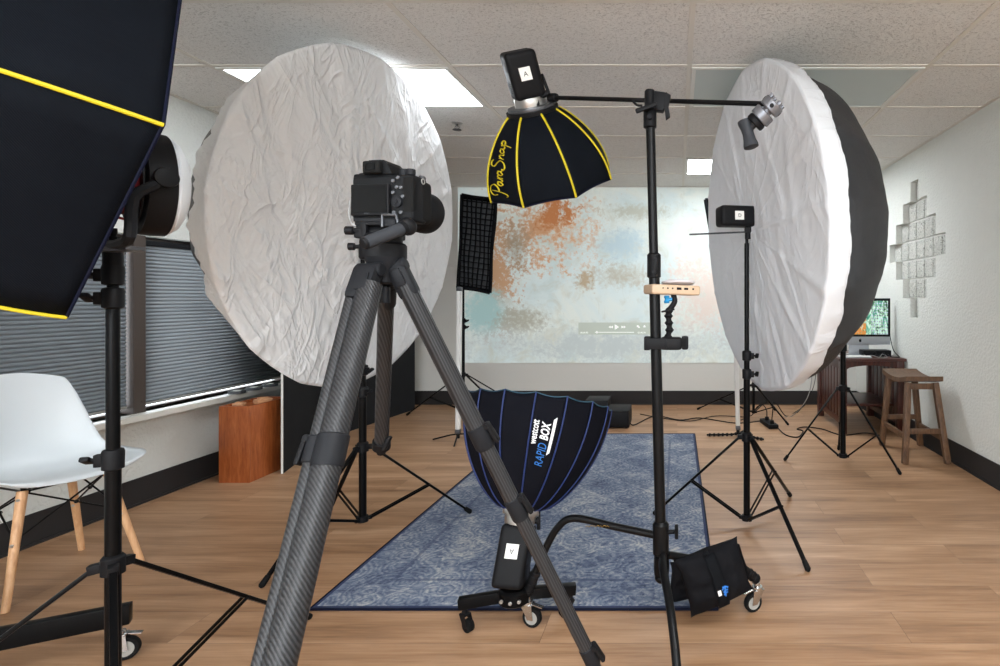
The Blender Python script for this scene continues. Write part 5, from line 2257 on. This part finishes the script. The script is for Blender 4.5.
m.grid(lambda u, v: seat(u, v, True), 6, 24)
m.grid(lambda u, v: seat(u, v, False), 6, 24)
for e in (0, 1):
    m.grid(lambda u, v: seat(e, v, u > .5), 2, 24)
    m.grid(lambda u, v: seat(u, e, v > .5), 6, 2)
build('seat', m, 'stool_wood', ST, angle=40)
lf = {}
for x, y in ((1.53, 3.74), (1.84, 3.74), (1.548, 4.21), (1.862, 4.21)):
    t_ = V((sx0 + .035 if x < 1.7 else sx1 - .035, sy0 + .045 if y < 4 else sy1 - .045, sz - .024))
    f_ = V((x + (.02 if x < 1.7 else -.0), y, 0))
    lf[(x < 1.7, y < 4)] = (f_, t_)
    m = MB()
    m.bar(f_ + V((0, 0, .004)), t_, .038, .038, up=(0, 1, 0), bev=.003)
    build('leg', m, 'stool_wood', ST)


def lp(k, z):
    f_, t_ = lf[k]
    return f_.lerp(t_, z / t_.z)


for a, b_, z in (((True, True), (False, True), .215), ((True, False), (False, False), .225), ((True, True), (True, False), .175), ((False, True), (False, False), .165)):
    m = MB()
    m.bar(lp(a, z), lp(b_, z), .020, .036, bev=.002)
    build('stretcher', m, 'stool_wood', ST)
m = MB()
m.bar(lp((True, True), sz - .05), lp((False, True), sz - .05), .018, .04, bev=.002)
m.bar(lp((True, False), sz - .05), lp((False, False), sz - .05), .018, .04, bev=.002)
build('rail', m, 'stool_wood', ST)

# ------------------------------------------------------------------ floor boxes, power strip, cords
bx = thing('black_box', (-.52, 4.90, 0), 'low black equipment box on the floor behind the rug', 'equipment box')
m = MB()
m.box((-.515, 4.90, .082), (.20, .30, .148), bev=.006)
build('case', m, 'black_plastic', bx)
m = MB()
for x in (-.59, -.44):
    for y in (4.79, 5.01):
        m.cyl((x, y, 0), (x, y, .010), .012, n=12)
build('foot', m, 'rubber', bx)
m = MB()
m.box((-.515, 4.7488, .085), (.16, .003, .10), bev=.001)
build('front_grille', m, 'dark_grey_plastic', bx)
bx = thing('black_box', (-.74, 5.12, 0), 'taller black equipment box partly behind the blue ribbed softbox', 'equipment box')
m = MB()
m.box((-.735, 5.14, .10), (.21, .25, .19), bev=.006)
build('case', m, 'dark_grey_plastic', bx)
m = MB()
for x in (-.81, -.66):
    for y in (5.05, 5.23):
        m.cyl((x, y, 0), (x, y, .008), .012, n=12)
build('foot', m, 'rubber', bx)

PS = thing('power_strip', (.83, 4.96, 0), 'black power strip with plugs on the floor near the desk', 'power strip')
a, e = fl(764, 420, .02), fl(774, 427, .02)
m = MB()
m.bar(a, e, .085, .036, bev=.006)
build('body', m, 'black_plastic', PS)
d_ = (e - a).normalized()
for k in (.12, .32, .55, .78):
    m = MB()
    q = a.lerp(e, k) + V((0, 0, .019))
    m.box(q, (.034, .034, .003), Matrix.Rotation(.3, 3, 'Z'), .001)
    m.box(q + V((-.006, 0, .0012)), (.003, .010, .002))
    m.box(q + V((.006, 0, .0012)), (.003, .010, .002))
    build('socket', m, 'dark_grey_plastic', PS)
for k in (.30, .80):
    m = MB()
    q = a.lerp(e, k) + V((0, 0, .032))
    m.box(q, (.034, .030, .030), bev=.005)
    m.cyl(q + V((0, 0, .012)), q + V((0, 0, .032)), .006, .004, n=10)
    build('plug', m, 'black_plastic', PS)
q1, q2 = a.lerp(e, .30) + V((0, 0, .06)), a.lerp(e, .80) + V((0, 0, .06))
z_ = .006
cord('black cord running along the floor from the low black box towards the power strip', [V((-.42, 4.86, .05)), V((-.38, 4.86, .008)), fl(655, 416, z_), fl(680, 420, z_), fl(700, 418, z_), fl(735, 423, z_), fl(760, 421, .02)], .005)
cord('second thin black cord snaking beside the longer cord behind the boom stand', [fl(640, 414, z_), fl(662, 418, z_), fl(690, 421, z_), fl(715, 416, z_), fl(745, 417, z_)], .004)
cord('black cord looping upward out of the power strip', [q1, at(766.5, 410, q1.y), at(763, 405, q1.y + .05), at(757, 407, q1.y + .1), fl(752, 415, .01), fl(741, 420, .006)], .0045)
cord('black cord rising from the power strip to the desk side of the stand legs', [q2, at(773, 408, q2.y), at(772.5, 402, q2.y + .05), at(777, 404, q2.y + .1), fl(786, 416, .008), fl(797, 411, .006), fl(806, 404, .006)], .0045)
cord('black cord from the power strip past the light stand towards the desk', [fl(778, 428, .012), fl(786, 435, z_), fl(798, 437, z_), fl(803, 431, z_), fl(797, 429, z_), fl(805, 427, z_), fl(822, 429, z_), fl(842, 435, z_), fl(866, 433, z_), fl(886, 437, z_)], .005)
cord('grey cord hanging behind the satin umbrella down to the floor', [at(812, 335, 4.95), at(812.5, 365, 4.95), at(810, 390, 4.95), at(803, 405, 5.0), fl(792, 416, .008), fl(784, 417, .006)], .004, 'cable_grey')
cord('thin black cord hanging beside the grey cord near the desk', [at(816, 330, 5.1), at(816.5, 362, 5.1), at(814, 385, 5.1), at(806, 402, 5.1), fl(797, 413, .006)], .003)

# ------------------------------------------------------------------ daylight, camera, colour management
w = bpy.data.worlds.new('world')
bpy.context.scene.world = w
w.use_nodes = True
bg = w.node_tree.nodes['Background']
bg.inputs[0].default_value = (0.85, 0.93, 1.0, 1)
bg.inputs[1].default_value = 5.0

cam = bpy.data.cameras.new('camera_view')
co_ = bpy.data.objects.new('camera_view', cam)
C.objects.link(co_)
co_.location = (0, 0, CAMH)
co_.rotation_euler = (PI / 2, 0, 0)
cam.sensor_fit = 'HORIZONTAL'
cam.sensor_width = 36.0
cam.lens = F / 1000 * 36.0
cam.shift_x = -(CX - 500) / 1000
cam.shift_y = (CY - 333) / 1000
cam.clip_start = .02
sc = bpy.context.scene
sc.camera = co_
sc.view_settings.view_transform = 'Standard'
sc.view_settings.look = 'None'
sc.view_settings.gamma = 1.0
sc.view_settings.exposure = 0.38
sc.view_settings.use_curve_mapping = False
sc.cycles.max_bounces = 10
sc.cycles.diffuse_bounces = 6
sc.cycles.use_denoising = True
